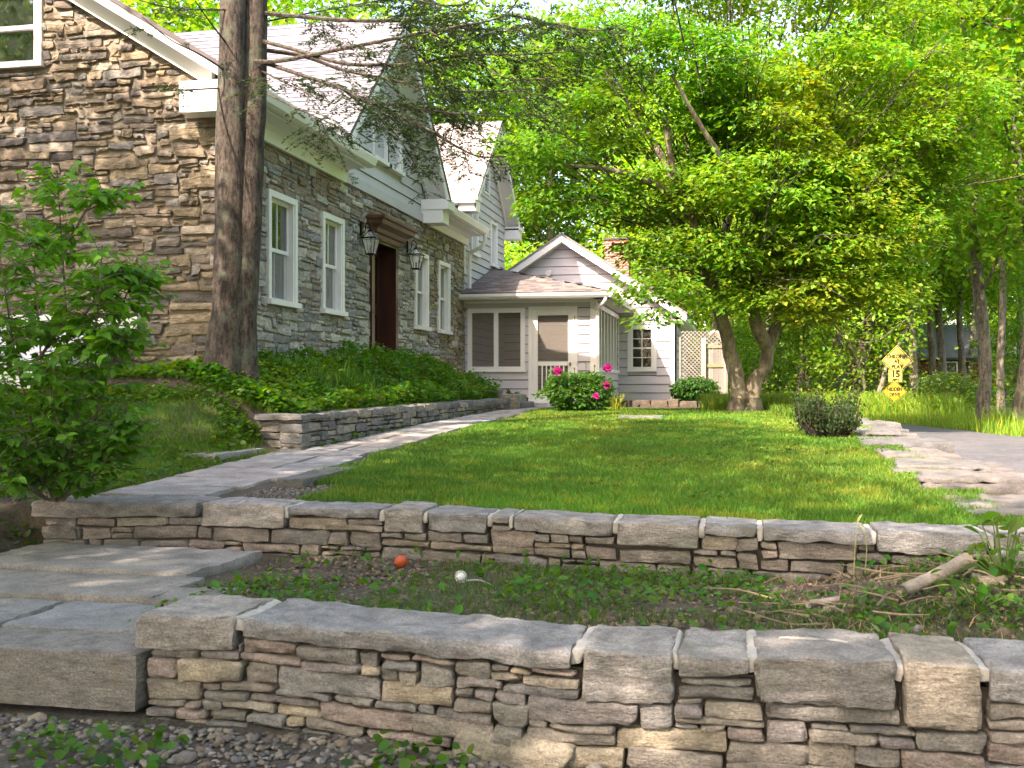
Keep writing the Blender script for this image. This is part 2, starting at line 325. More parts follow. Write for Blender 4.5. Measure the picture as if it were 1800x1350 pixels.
mb.add(A, np.stack([i*9+j, i*9+j+1, (i+1)*9+j+1, (i+1)*9+j], -1).reshape(-1, 4)); tag(mb.build('road', M['asphalt'], smooth=True), kind='structure')

# ---------------------------------------------------------------- stones
def rock(mb, lo, hi, fr=lambda v: v, cell=.03, r=.012, amp=.006, col=(.3, .28, .25), jit=.0, seed=None, strata=.0, taper=0):
    lo, hi = np.array(lo, float), np.array(hi, float); d = hi-lo; seed = random.randrange(1 << 20) if seed is None else seed
    r = min(r, .45*d.min()); k = np.clip(np.ceil(d/cell).astype(int)+1, 3, 60); ofs = np.array([seed % 97, seed % 89, seed % 83])*1.7; Vs = []; Fs = []; n0 = 0
    J = np.random.default_rng(seed).uniform(-jit, jit, (8,))
    for a in range(3):
        b, c = [q for q in range(3) if q != a]
        tb, tc = np.meshgrid(np.linspace(0, 1, k[b]), np.linspace(0, 1, k[c]), indexing='ij')
        tb = .5-.5*np.cos(tb*math.pi) if 0 else tb
        for side in (0, 1):
            P = np.zeros(tb.shape+(3,)); P[..., a] = side*d[a]; P[..., b] = tb*d[b]; P[..., c] = tc*d[c]
            Q = np.clip(P, r, d-r); n = P-Q; L = np.linalg.norm(n, axis=-1, keepdims=True)+1e-9; P = Q+n/L*r
            m, q = tb.shape; ii, jj = np.meshgrid(np.arange(m-1), np.arange(q-1), indexing='ij')
            f = np.stack([ii*q+jj, ii*q+jj+1, (ii+1)*q+jj+1, (ii+1)*q+jj], -1).reshape(-1, 4)
            if (side == 0) ^ (a == 1): f = f[:, ::-1]
            Vs.append(P.reshape(-1, 3)); Fs.append(f+n0); n0 += m*q
    P = np.concatenate(Vs); u, v = P[:, 0]/d[0], P[:, 1]/d[1]
    if jit:
        P[:, 1] += (J[0]*(1-u)*v+J[1]*u*v+J[2]*(1-u)*(1-v)+J[3]*u*(1-v)); P[:, 0] += (J[4]*(1-v)*(1-u)+J[5]*v*(1-u)+J[6]*(1-v)*u+J[7]*v*u)
    Pw = P+lo; S = Pw+ofs
    D = np.stack([vn(S, 9, 1)+.6*vn(S, 27, 4), vn(S, 9, 2)+.6*vn(S, 27, 5), vn(S, 9, 3)+.6*vn(S, 27, 6)-.7*abs(vn(S, 13, 8))], -1)*amp
    ed = ((np.minimum(P, d-P) < r*.8).sum(1) >= 2)[:, None]; ctr = d/2-P; ctr /= np.linalg.norm(ctr, axis=1)[:, None]+1e-9
    D = D+ctr*ed*np.clip(vn(S, 19, 11)-.05, 0, 1)[:, None]*amp*3.2
    if strata: D[:, 2] += strata*(vn(S*np.array((3, 30, 3)), 1, 8)+.8*vn(S, 6, 9))
    mb.add(fr(Pw+D), np.concatenate(Fs), col)
def skyline(w, base, h, wr, hr, seed, q=.01):
    """pack stones: columns start at base[] and stack until h; returns (u0,u1,v0,v1)"""
    r = random.Random(seed); n = int(w/q); top = np.array([base(i*q) if callable(base) else base for i in range(n)], float); out = []
    for _ in range(20000):
        m = top.min()
        if m >= h-.002: break
        i = int(np.argmin(top)); j = i
        while j < n and abs(top[j]-m) < .004: j += 1
        sw = (j-i)*q; hh = r.uniform(*hr) if r.random() > .18 else hr[0]*r.uniform(.6, 1)
        ww = min(wr[1], max(wr[0], hh*r.uniform(1.5, 6.5)))
        if sw-ww < wr[0]*.8: ww = sw if sw < wr[1]*1.15 else sw*r.uniform(.4, .6)
        nb = [t for t in ((top[i-1] if i else 9), (top[j] if j < n else 9)) if t > m]
        if sw < wr[0]*.9 and nb: hh = min(min(nb)-m, hr[1]*1.3)
        for t in nb:
            if abs(m+hh-t) < hr[0]*1.1 and t-m > hr[0]*.6: hh = t-m
        if h-(m+hh) < hr[0]*.7: hh = h-m
        c = max(1, int(round(ww/q))); c = min(c, j-i); out.append((i*q, (i+c)*q, m, m+hh)); top[i:i+c] = m+hh
    return out
def pick(pal, v=.14):
    c = np.array(random.choice(pal))*random.uniform(1-v, 1+v); return tuple(c)
FW_PAL = [tuple(1.22*q for q in c) for c in [(.235, .205, .175), (.2, .185, .165), (.27, .235, .19), (.19, .18, .17), (.25, .2, .175), (.3, .25, .185), (.215, .19, .18)]]
def drystone(mb, fr, u0, u1, z_of_cap, z0, seed, wr=(.08, .40), hr=(.028, .085), cell=.022, pal=FW_PAL, depth=.2, gap=.006, proud=.02, amp=.006, strata=.006):
    """stones stacked downwards from the caps' undersides to z0; n axis outward"""
    H = -z0; S = skyline(u1-u0, lambda u: -z_of_cap(u0+u), H, wr, hr, seed)
    for a, b, t, v in S:
        if v-t < .012: continue
        p = random.uniform(-proud, proud*.5)
        rock(mb, (u0+a+gap/2, -v+gap/2, -depth), (u0+b-gap/2, -t-gap/2, p), fr, cell, .010, amp, pick(pal), min(.012, (v-t)*.14), strata=strata)
class WY:   # wall following y = f(x), facing -y
    def __init__(s, f): s.f = f
    def __call__(s, V): V = np.asarray(V, float); return np.stack([V[..., 0], s.f(V[..., 0])-V[..., 2], V[..., 1]], -1)

# lower front retaining wall -------------------------------------------------
CAPS = [(-2.40, -1.98, .135, 0), (-1.94, -.57, .075, 0), (-.53, -.215, .175, 0), (-.19, .045, .07, .0), (.075, .525, .15, 0), (.56, .80, .215, 0), (.83, 1.25, .11, 0), (1.28, 1.7, .16, 0), (1.73, 2.3, .1, 0)]
w1 = thing('retaining_wall', 'low drystone wall in front with white mortar between its wide caps', 'stone wall', (-.3, 4.0, -1.37))
fr = WY(yf_low); mb = MB()
def capbase(caps, zt):
    def f(u):
        for a, b, h, _ in caps:
            if a-.014 <= u <= b+.014: return zt-h
        return zt-.1
    return f
drystone(mb, fr, -2.36, 2.3, capbase(CAPS, -.95), -1.44, 11, cell=.015, amp=.007)
for s in range(14): rock(mb, (-2.33+s*.02, -1.43+s*.0, -.3), (-2.1+s*.001, -1.40, -.2), fr, .06, col=pick(FW_PAL)) if s == 0 else None
mb.build('stone_courses', M['wall_stone'], w1, True)
mb = MB(); [fb(mb, fr, x, x+.2, -1.45, -1.02, -.4, -.07) for x in np.arange(-2.34, 2.2, .2)]; mb.build('backing', M['joint'], w1)
CAPCOL = [(.26, .25, .245), (.28, .26, .24), (.30, .27, .245)]
for i, (a, b, h, _) in enumerate(CAPS):
    mb = MB(); rock(mb, (a, -.94-h, -.44), (b, -.94+random.uniform(-.008, .004), .012), fr, .014, .009, .009, pick(CAPCOL, .12) if i not in (5,) else (.32, .275, .22), .006, strata=.008)
    mb.build('cap_stone', M['wall_stone'], w1, True)
mb = MB()
for i in range(len(CAPS)-1):
    a, b = CAPS[i][1], CAPS[i+1][0]; rock(mb, (a-.004, -1.0, -.42), (b+.004, -.948, -.016), fr, .015, .01, .006, (1, 1, 1), .01)
rock(mb, (.1, -.99, -.31), (.5, -.939, -.285), fr, .02, .01, .01)
mb.build('mortar_joints', M['white_mortar'], w1, True)
# upper retaining wall -------------------------------------------------------
CAP2 = [(-3.46, -2.86, .15, 0), (-2.83, -2.2, .06, 0), (-2.16, -1.9, .14, 0), (-1.87, -1.47, .12, 0), (-1.44, -1.33, .05, 0), (-1.30, -.69, .09, 0), (-.66, -.2, .14, 0), (-.17, .12, .06, 0), (.15, .72, .08, 0), (.75, 1.3, .12, 0), (1.33, 1.9, .1, 0)]
w2 = thing('retaining_wall', 'drystone wall holding up the lawn, with pale mortar dabs between its caps', 'stone wall', (-1.3, 6.5, -1.1))
fr2 = WY(yf_up); mb = MB()
PAL2 = [(.25, .21, .175), (.22, .19, .165), (.28, .235, .185), (.2, .18, .165), (.26, .21, .18)]
cb = capbase(CAP2, -.795)
drystone(mb, fr2, -4.52, 1.9, lambda u: -.885 if u < -3.46 else cb(u), -1.17, 5, (.09, .42), (.035, .1), .03, PAL2, amp=.007)
fl = lambda V: np.stack([-4.5-V[..., 2], V[..., 0], V[..., 1]], -1)
drystone(mb, fl, 6.45, 7.3, lambda u: -.88, -1.1, 6, (.09, .3), (.04, .1), .05, PAL2)
mb.build('stone_courses', M['wall_stone'], w2, True)
mb = MB(); [fb(mb, fr2, x, x+.2, -1.2, -.88, -.36, -.08) for x in np.arange(-4.46, 1.8, .2)]; mb.build('backing', M['joint'], w2)
for i, (a, b, h, _) in enumerate(CAP2):
    mb = MB(); rock(mb, (a, -.79-h, -.40), (b, -.79+random.uniform(-.008, .004), .01), fr2, .022, .009, .008, pick(CAPCOL, .12), .006, strata=.006); mb.build('cap_stone', M['wall_stone'], w2, True)
mb = MB(); rock(mb, (-4.6, -.885, -.42), (-3.5, -.785, .02), fr2, .03, .016, .008, (.24, .22, .2), .006, strata=.01); mb.build('cap_stone', M['wall_stone'], w2, True)
mb = MB()
for i in range(len(CAP2)-1):
    a, b = CAP2[i][1], CAP2[i+1][0]; rock(mb, (a-.002, -.87, -.38), (b+.002, -.797, -.004), fr2, .02, .01, .006, (1, 1, 1), .008)
mb.build('mortar_joints', M['white_mortar'], w2, True)
# middle wall beside the path ------------------------------------------------
def xf_mid(y): return np.interp(y, [10.3, 12, 20.2], [-4.32, -4.27, -4.2])
class WX:
    def __call__(s, V): V = np.asarray(V, float); return np.stack([xf_mid(V[..., 0])+V[..., 2], V[..., 0], V[..., 1]], -1)
w3 = thing('retaining_wall', 'long grey stone wall between the paved path and the green bed', 'stone wall', (-4.4, 15, -.7))
PAL3 = [(.2, .19, .18), (.16, .155, .15), (.24, .215, .185), (.13, .13, .135), (.28, .25, .2)]
mb = MB(); frm = WX(); ztop = lambda u: -.36+.0*u
drystone(mb, frm, 10.35, 20.2, ztop, -.74, 21, (.1, .34), (.04, .11), .05, PAL3, .25, .012)
fe = FY(10.36); drystone(mb, fe, -4.84, -4.34, lambda u: -.37, -.78, 23, (.1, .3), (.06, .13), .04, PAL3, .25, .01)
mb.build('stone_courses', M['wall_stone'], w3, True)
mb = MB(); fb(mb, frm, 10.42, 20.1, -.8, -.4, -.5, -.04); mb.build('backing', M['joint'], w3)
y = 10.3
while y < 20.1:
    L = random.uniform(.35, .9); mb = MB(); rock(mb, (y, -.375, -.50), (min(y+L, 20.2)-.015, -.30+.03*(y-10)/10+random.uniform(-.008, .008), .02), frm, .05, .015, .009, pick(PAL3, .1), .01); mb.build('cap_stone', M['wall_stone'], w3, True); y += L
# stone blocks at the wall's far end
w4 = thing('stone_steps', 'three weathered stone blocks stepping down beside the screened porch', 'steps', (-4.5, 21.3, -.5))
for a, b in (((-4.95, 20.5, -.5), (-4.5, 21.0, -.08)), ((-4.7, 20.6, -.5), (-4.15, 21.6, -.20)), ((-4.85, 20.9, -.5), (-4.1, 22.2, -.36))):
    mb = MB(); rock(mb, a, b, cell=.06, r=.03, amp=.015, col=pick(PAL3)); mb.build('step', M['wall_stone'], w4, True)

# flagstone landing in front of the upper wall -------------------------------
lt = thing('stone_landing', 'broad grey flagstone steps and landing left of the front wall', 'steps', (-3.4, 4.6, -1.37))
FLP = [(.235, .225, .215), (.26, .235, .215), (.22, .215, .215), (.27, .24, .225)]
def slab(p, x0, x1, y0, y1, zt, th=.07, nm='slab', col=None, cell=.04, jit=.02, amp=.006, m='flag'):
    mb = MB(); sw = lambda V: V[..., [0, 1, 2]]
    rock(mb, (x0, y0, zt-th), (x1, y1, zt), sw, cell, .01, amp, col or pick(FLP, .1), jit); return mb.build(nm, M[m], p, True)
slab(lt, -4.6, -2.385, 4.0, 4.335, -1.10, .24, 'step', (.22, .2, .18), .03, .003, .004, 'wall_stone')
slab(lt, -4.6, -3.3, 4.345, 4.90, -1.088, .1); slab(lt, -3.28, -2.40, 4.35, 4.91, -1.092, .1)
slab(lt, -4.6, -2.85, 4.93, 5.52, -1.068, .1, jit=.03); slab(lt, -4.5, -2.95, 5.55, 6.38, -1.05, .08, jit=.05)
slab(lt, -2.99, -2.55, 4.93, 5.28, -1.072, .1)
# upper path ---------------------------------------------------------------
mb = MB(); y = 6.98
k = 0
while y < 22.6:
    d = random.uniform(.42, .78) if y > 8 else .55
    l = -4.5 if y < 10 else float(xf_mid(y))+.05
    if y > 21: l = -4.35
    r_ = -3.5+random.uniform(-.06, .06)-(.12 if y < 8 else 0)-(.1 if y > 18 else 0)
    z = float(Lw(y+d/2))+.035+random.uniform(-.003, .003); ym = y+d/2; sl = float(Lw(y+d)-Lw(y))/d; pfr = lambda v, ym=ym, sl=sl: v+np.stack([0*v[..., 0], 0*v[..., 0], (v[..., 1]-ym)*sl], -1)
    if random.random() < .35:
        s = random.uniform(.4, .6)*(r_-l)+l
        rock(mb, (l, y, z-.06), (s-.012, y+d-.018, z), pfr, cell=.07, r=.012, amp=.005, col=np.array(pick(FLP, .12))*1.15, jit=.012)
        rock(mb, (s, y, z-.06), (r_, y+d-.018, z-.004), pfr, cell=.07, r=.012, amp=.005, col=np.array(pick(FLP, .12))*1.15, jit=.012)
    else: rock(mb, (l, y, z-.06), (r_, y+d-.018, z), pfr, cell=.07, r=.012, amp=.005, col=np.array(pick(FLP, .12))*1.15, jit=.012)
    y += d
tag(mb.build('path', M['flag'], smooth=True), kind='structure')
# half-buried slabs left of path, and stone edge of the dirt corner
ot = thing('paving_slab', 'loose grey paving slab sunk in the grass left of the path', 'paving slab', (-4.9, 9.6, -.55))
slab(ot, -5.0, -4.62, 9.1, 10.1, float(G(-4.72, 9.6))+.035, .06)
ot = thing('edging_stone', 'dark stone edging the dirt corner between path and lawn', 'edging stone', (-3.3, 8.4, -.75))
slab(ot, -3.44, -3.2, 7.7, 9.1, -.72, .1, col=(.13, .12, .11))
# slabs along the road --------------------------------------------------------
y = 6.9; k = 0
EL = ['broad flat slab at the near end of the road edging', 'second road edging slab from the front, cracked and flat', 'long layered edging slab jutting towards the road', 'mossy edging slab halfway along the lawn edge', 'pale split edging slab beside the mossy one', 'grey edging slab behind the pale split one', 'small thick edging block near the dark shrub', 'furthest road edging slab beside the dark shrub', 'low slab at the foot of the dark shrub', 'slab tucked behind the dark shrub']
while y < 17 and k < 9:
    d = random.uniform(.9, 1.35); x0 = 1.38+random.uniform(-.08, .1); x1 = float(np.interp(y, *RL))+random.uniform(-.1, .15)+(.35 if y < 9 else 0)
    z = max(float(Lw(y+d/2))+.03, Rz(y)+.08)+.012*math.sin(k*2)
    e = thing('edging_slab', EL[k], 'edging slab', (x0+.3, y+.5, z-.1), 'flat stone slabs edging the road')
    mb = MB(); rock(mb, (x0, y, z-.13), (x1, y+d-.04, z), cell=.05, r=.02, amp=.014, col=np.array(pick(FLP, .1))*.58, jit=.05); mb.build('slab', M['flag'], e, True)
    if k in (1, 2, 5): mb = MB(); rock(mb, (x0+.05, y+.1, z-.0), (x1-.2, y+d-.2, z+.035), cell=.05, r=.012, amp=.012, col=np.array(pick(FLP, .1))*.62, jit=.08); mb.build('flake', M['flag'], e, True)
    y += d; k += 1

# ---------------------------------------------------------------- building helpers
def clip_rects(S, holes):
    for (a, b, c, d) in holes:
        out = []
        for (u0, u1, v0, v1) in S:
            if u1 <= a or u0 >= b or v1 <= c or v0 >= d: out.append((u0, u1, v0, v1)); continue
            if u0 < a-.04: out.append((u0, a, v0, v1))
            if u1 > b+.04: out.append((b, u1, v0, v1))
            if v0 < c-.03: out.append((max(u0, a), min(u1, b), v0, c))
            if v1 > d+.03: out.append((max(u0, a), min(u1, b), d, v1))
        S = out
    return S
def masonry(mb, fr, u0, u1, z0, z1, seed, holes, palf, wr=(.1, .62), hr=(.05, .19), cell=.045, gap=.012, top=None, proud=.03, amp=.007):
    S = [(u0+a, u0+b, z0+c, z0+d) for a, b, c, d in skyline(u1-u0, 0., z1-z0, wr, hr, seed, .02)]
    for a, b, c, d in clip_rects(S, holes):
        if top:
            lim = min(top(a), top(b)); d = min(d, lim)
        if d-c < .03 or b-a < .03: continue
        rock(mb, (a+gap/2, c+gap/2, -.08), (b-gap/2, d-gap/2, random.uniform(.0, proud)), fr, cell, .013, amp, palf(a, c), min(.03, (d-c)*.25), strata=.006)
def siding(mb, fr, z0, z1, ext, holes=(), e=.2, n=0.0):
    z = z0
    while z < z1:
        t = min(z+e, z1); a, b = ext((z+t)/2); a2, b2 = ext(t)
        seg = [(a, b)]
        for (h0, h1, hz0, hz1) in holes:
            if hz0 < (z+t)/2 < hz1:
                s2 = []
                for p, q in seg:
                    if h1 <= p or h0 >= q: s2.append((p, q)); continue
                    if p < h0: s2.append((p, h0))
                    if q > h1: s2.append((h1, q))
                seg = s2
        for p, q in seg:
            if q-p < .02: continue
            V = np.array([(p, z, n+.034), (q, z, n+.034), (q, t-.014, n+.010), (p, t-.014, n+.010), (p, z, n-.02), (q, z, n-.02), (q, t-.014, n-.02), (p, t-.014, n-.02)])
            mb.add(fr(V), np.array([(0, 1, 2, 3), (4, 5, 1, 0), (4, 0, 3, 7), (1, 5, 6, 2), (7, 3, 2, 6)]), SIDC)
            mb.add(fr(np.array([(p, t-.03, n-.012), (q, t-.03, n-.012), (q, t+.01, n-.012), (p, t+.01, n-.012)])), np.array([(0, 1, 2, 3)]), (.04, .04, .04))  # near-black strip behind each board gap, its shadow line put into the colour
        z += e
def quad_slab(mb, P, th, col=(.5, .5, .5)):
    """thick sheet under a planar polygon P"""
    P = np.array(P, float); n = np.cross(P[1]-P[0], P[2]-P[0]); n /= np.linalg.norm(n); n = n if n[2] > 0 else -n
    k = len(P); V = np.concatenate([P, P-n*th]); mb.add(V, [np.array([list(range(k))]), np.array([list(range(2*k-1, k-1, -1))]), np.array([(i, (i+1) % k, k+(i+1) % k, k+i) for i in range(k)])], col)
SHP = [(.185, .178, .195), (.15, .145, .165), (.215, .205, .22), (.175, .17, .195), (.2, .19, .21)]
def shingles(mb, O, U, S, w, L, ok=lambda u, s: True, e=.145, tab=.33, pal=SHP):
    O, U, S = np.array(O, float), np.array(U, float), np.array(S, float); U /= np.linalg.norm(U); S /= np.linalg.norm(S); Nn = np.cross(U, S); Nn = Nn if Nn[2] > 0 else -Nn
    s = -.02; row = 0
    while s < L:
        u = -random.random()*tab
        while u < w:
            tw = tab*random.uniform(.55, 1.2); a, b = max(u, 0), min(u+tw, w); u += tw
            if b-a < .02 or not ok((a+b)/2, s+e/2): continue
            h = .012+random.uniform(0, .008); t = min(s+e*1.15, L)
            V = [O+U*a+S*s+Nn*h, O+U*(b-.006)+S*s+Nn*h, O+U*(b-.006)+S*t+Nn*.004, O+U*a+S*t+Nn*.004, O+U*a+S*s, O+U*(b-.006)+S*s]
            mb.add(V, np.array([(0, 1, 2, 3), (4, 5, 1, 0)]), pick(pal, .1))
        s += e; row += 1
def window(parent, fr, u0, u1, z0, z1, dn=-.04, grid=(2, 1), blind=True, cas=.085, proud=.035, lower='screen', name='window'):
    """double-hung window: casing (the part) with sashes, panes and sill below it"""
    mb = MB()
    fb(mb, fr, u0, u0+cas, z0+.07, z1, -.16, proud); fb(mb, fr, u1-cas, u1, z0+.07, z1, -.16, proud); fb(mb, fr, u0+cas, u1-cas, z1-cas, z1, -.16, proud)
    fb(mb, fr, u0+cas, u0+cas+.03, z0+.07, z1-cas, -.14, proud-.02); fb(mb, fr, u1-cas-.03, u1-cas, z0+.07, z1-cas, -.14, proud-.02)
    w = mb.build(name, M['white'], parent)
    a, b = u0+cas+.03, u1-cas-.03; zm = (z0+.07+z1-cas)/2; top = z1-cas
    mb = MB()
    for lo, hi, n in ((zm-.025, top, -.02), (z0+.07, zm+.02, -.06)):
        n += dn
        fb(mb, fr, a, a+.04, lo, hi, n-.035, n); fb(mb, fr, b-.04, b, lo, hi, n-.035, n); fb(mb, fr, a+.04, b-.04, lo, lo+.05, n-.035, n+.002); fb(mb, fr, a+.04, b-.04, hi-.045, hi, n-.035, n+.002)
        if grid:
            for i in range(1, grid[0]): c = a+(b-a)*i/grid[0]; fb(mb, fr, c-.01, c+.01, lo+.05, hi-.045, n-.03, n-.004)
            for i in range(1, grid[1]): c = lo+(hi-lo)*i/grid[1]; fb(mb, fr, a+.04, b-.04, c-.01, c+.01, n-.031, n-.005)
    mb.build('sash', M['white'], w)
    for lo, hi, n in ((zm, top-.03, -.038), (z0+.1, zm, -.078)):
        mb = MB(); V = np.array([(a+.03, lo, n+dn), (b-.03, lo, n+dn), (b-.03, hi, n+dn), (a+.03, hi, n+dn)]); mb.add(fr(V), [np.array([(0, 1, 2, 3)])]); mb.build('pane', M['glass'], w)
    if lower == 'screen' and 1:
        mb = MB(); V = np.array([(a+.03, z0+.1, dn-.03), (b-.03, z0+.1, dn-.03), (b-.03, zm, dn-.03), (a+.03, zm, dn-.03)]); mb.add(fr(V), [np.array([(0, 1, 2, 3)])]); mb.build('screen', M['wscreen'], w)
    mb = MB(); fb(mb, fr, u0-.03, u1+.03, z0, z0+.07, -.16, proud+.045); mb.build('sill', M['white'], w)
    return w

# ---------------------------------------------------------------- stone house
XF, YG = -6.0, 11.8; YE = 23.7; EZ = 3.42
hs = thing('stone_house', 'old fieldstone house with white cornices and a steep siding gable', 'house', (-9, 16, .1))
WIN = [(13.2, 14.15), (15.1, 16.0), (19.85, 20.75), (21.5, 22.4)]; WZ = (1.05, 2.56)
DY0, DY1, DZ0, DZ1 = 17.3, 18.75, .45, 2.52
fx = FX(XF)
GP = [(.44, .415, .375), (.35, .33, .305), (.5, .46, .405), (.26, .25, .24), (.3, .25, .22), (.38, .36, .33), (.27, .265, .27)]
BP = [(.27, .215, .14), (.24, .19, .13), (.32, .255, .165), (.2, .165, .13), (.26, .2, .14), (.23, .2, .16), (.3, .25, .19), (.13, .115, .105), (.22, .205, .18), (.36, .31, .24)]
MP = [(.30, .25, .15), (.24, .2, .12), (.35, .3, .2), (.2, .175, .12)]
def fac_pal(a, z):
    if a > 20.6+.8*math.sin(z*2): return pick(MP if random.random() < .75 else GP, .2)
    if z > 2.55 and random.random() < .45: return pick([(.27, .2, .16), (.3, .23, .18)], .15)
    return pick(GP, .2)
mb = MB(); masonry(mb, fx, YG, YE, -.3, 3.25, 3, [(a, b, WZ[0], WZ[1]) for a, b in WIN]+[(DY0-.04, DY1+.04, DZ0-.1, DZ1+.1)], fac_pal, (.08, .5), (.045, .15), .05)
mb.build('facade_stonework', M['house_stone'], hs)
mb = MB()
for u0, u1, z0, z1 in ([(YG+.02, WIN[0][0], -.4, 3.3), (WIN[0][1], WIN[1][0], -.4, 3.3), (WIN[1][1], DY0, -.4, 3.3), (DY1, WIN[2][0], -.4, 3.3), (WIN[2][1], WIN[3][0], -.4, 3.3), (WIN[3][1], YE, -.4, 3.3)]
        + [(a, b, -.4, WZ[0]) for a, b in WIN]+[(a, b, WZ[1], 3.3) for a, b in WIN]+[(DY0, DY1, DZ1, 3.3), (DY0, DY1, -.4, DZ0)]): fb(mb, fx, u0, u1, z0, z1, -.42, -.016)
rz_ = lambda x: EZ+.1+.62*(-5.5-x)          # rake height at x
fyg = FY(YG); GW = (-9.45, -8.3, 3.88, 4.95)
extrude(mb, [(-8.32, -.4), (-6.02, -.4), (-6.02, 3.66), (-8.32, 5.08)], YG+.014, YG+.05, 1); extrude(mb, [(-14, -.4), (-9.43, -.4), (-9.43, 5.7), (-9.9, 6.06), (-14, 3.3)], YG+.014, YG+.05, 1); extrude(mb, [(-9.43, -.4), (-8.32, -.4), (-8.32, 3.9), (-9.43, 3.9)], YG+.014, YG+.05, 1); extrude(mb, [(-9.43, 4.93), (-8.32, 4.93), (-8.32, 5.08), (-9.43, 5.7)], YG+.014, YG+.05, 1)
mb.build('mortar_backing', M['brownmortar'], hs)
mb = MB()
for (u0, u1, z0, z1) in ((-14, -9.45, -.3, 5), (-8.3, -6.05, -.3, 3.2), (-9.45, -8.3, -.3, 3.88)): pass
masonry(mb, fyg, -12.5, -5.98, -.3, 6.0, 9, [GW], lambda a, z: pick(BP, .2), (.12, .72), (.03, .135), .045, .018, lambda x: rz_(x)-.22, .05, .010)
mb.build('gable_stonework', M['house_stone'], hs)
for i, (a, b) in enumerate(WIN): window(hs, fx, a, b, WZ[0], WZ[1])
window(hs, fyg, GW[0], GW[1], GW[2], GW[3], grid=None, lower='')
# roof, rake, cornices
mb = MB(); quad_slab(mb, [(-5.47, 11.42, rz_(-5.47)), (-5.47, 15.4, rz_(-5.47)), (-10, 15.4, rz_(-10)), (-10, 11.42, rz_(-10))], .05)
quad_slab(mb, [(-5.47, 20.8, rz_(-5.47)), (-5.47, 24.0, rz_(-5.47)), (-10, 24.0, rz_(-10)), (-10, 20.8, rz_(-10))], .05)
quad_slab(mb, [(-6.3, 15.4, rz_(-6.3)), (-6.3, 20.8, rz_(-6.3)), (-10, 20.8, rz_(-10)), (-10, 15.4, rz_(-10))], .05)
quad_slab(mb, [(-10, 11.42, rz_(-10)), (-10, 24, rz_(-10)), (-14.6, 24, rz_(-10)-2.85), (-14.6, 11.42, rz_(-10)-2.85)], .05)
mb.build('roof', M['roofing'], hs)
mb = MB()
def rake(mb, x0, x1, zf, y0, y1, d0, d1):
    extrude(mb, [(x0, zf(x0)-d0), (x1, zf(x1)-d0), (x1, zf(x1)-d1), (x0, zf(x0)-d1)], y0, y1, 1)
rake(mb, -10, -5.5, rz_, 11.44, 11.48, .05, .17); rake(mb, -10, -5.55, rz_, 11.48, 11.56, .06, .13)      # outer rake board and crown
rake(mb, -10, -5.6, rz_, 11.48, 11.80, .13, .155)                                                         # soffit
rake(mb, -10, -6.0, rz_, 11.68, 11.76, .155, .36)                                                         # frieze
extrude(mb, [(-6.3, 3.14), (-5.58, 3.14), (-5.58, 3.40), (-5.5, 3.46), (-5.5, 3.5), (-6.3, 3.5)], 11.47, 11.74, 1)
mb.build('rake_trim', M['white'], hs)
PROF = [(-5.985, 3.14), (-5.93, 3.14), (-5.93, 3.30), (-5.86, 3.35), (-5.62, 3.35), (-5.62, 3.37), (-5.985, 3.37)]
GUT = [(-5.62, 3.375), (-5.55, 3.375), (-5.5, 3.40), (-5.475, 3.46), (-5.46, 3.50), (-5.46, 3.525), (-5.5, 3.525), (-5.5, 3.51), (-5.62, 3.51)]
for a, b in ((11.74, 16.0), (20.35, 23.85)):
    mb = MB(); extrude(mb, [(p[0], p[1]) for p in PROF], a, b, 1); mb.build('cornice', M['white'], hs)
    mb = MB(); extrude(mb, GUT, a-.3 if a < 12 else a, b+.1, 1); mb.build('gutter', M['white'], hs)
# cross gable with siding
GC, GZ, GM = 18.0, 6.38, .92
hl = lambda z: (GZ-.12-z)/GM
mb = MB(); extrude(mb, [(GC-hl(3.3), 3.28), (GC+hl(3.3), 3.28), (GC, GZ-.1)], -6.25, -6.03, 0)
gw = (17.35, 19.0, 3.8, 4.9)
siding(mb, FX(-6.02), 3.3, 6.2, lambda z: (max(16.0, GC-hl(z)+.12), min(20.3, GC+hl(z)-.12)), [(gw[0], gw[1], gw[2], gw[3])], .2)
fb(mb, FX(-6.0), 16.0, 20.35, 3.16, 3.32, -.02, .045)
mb.build('gable_siding', M['siding'], hs)
window(hs, FX(-6.0), gw[0], (gw[0]+gw[1])/2+.03, gw[2], gw[3], cas=.07); window(hs, FX(-6.0), (gw[0]+gw[1])/2-.03, gw[1], gw[2], gw[3], cas=.07)
Lx, Rx = -13.5, -5.55; yl, yr = GC-3.0, GC+3.0; zl = GZ-3.0*GM
mb = MB(); quad_slab(mb, [(Lx, yl, zl), (Rx, yl, zl), (Rx, GC, GZ), (Lx, GC, GZ)], .07); quad_slab(mb, [(Lx, yr, zl), (Rx, yr, zl), (Rx, GC, GZ), (Lx, GC, GZ)], .07)
mb.build('gable_roof_deck', M['roofing'], hs)
mb = MB(); shingles(mb, (Lx, yl, zl+.002), (1, 0, 0), (0, 1, GM), Rx-Lx+.02, math.hypot(3, 3*GM)); mb.build('shingles', M['shingle'], hs)
mb = MB()
for sg in (-1, 1):
    zf = lambda t: GZ-GM*t
    for (x0, x1, d0, d1, t1) in ((-5.60, -5.565, .075, .28, 3.0), (-6.0, -5.6, .10, .125, 2.98), (-5.99, -5.95, .125, .32, 2.95)):
        P = [(GC, zf(0)-d0), (GC+sg*t1, zf(t1)-d0), (GC+sg*t1, zf(t1)-d1), (GC, zf(0)-d1)]; extrude(mb, P, x0, x1, 0)
box(mb, (-6.0, 20.3, 3.14), (-5.56, 20.75, 3.40)); box(mb, (-6.0, 20.28, 3.40), (-5.44, 20.78, 3.60))
mb.build('gable_rake_trim', M['white'], hs)
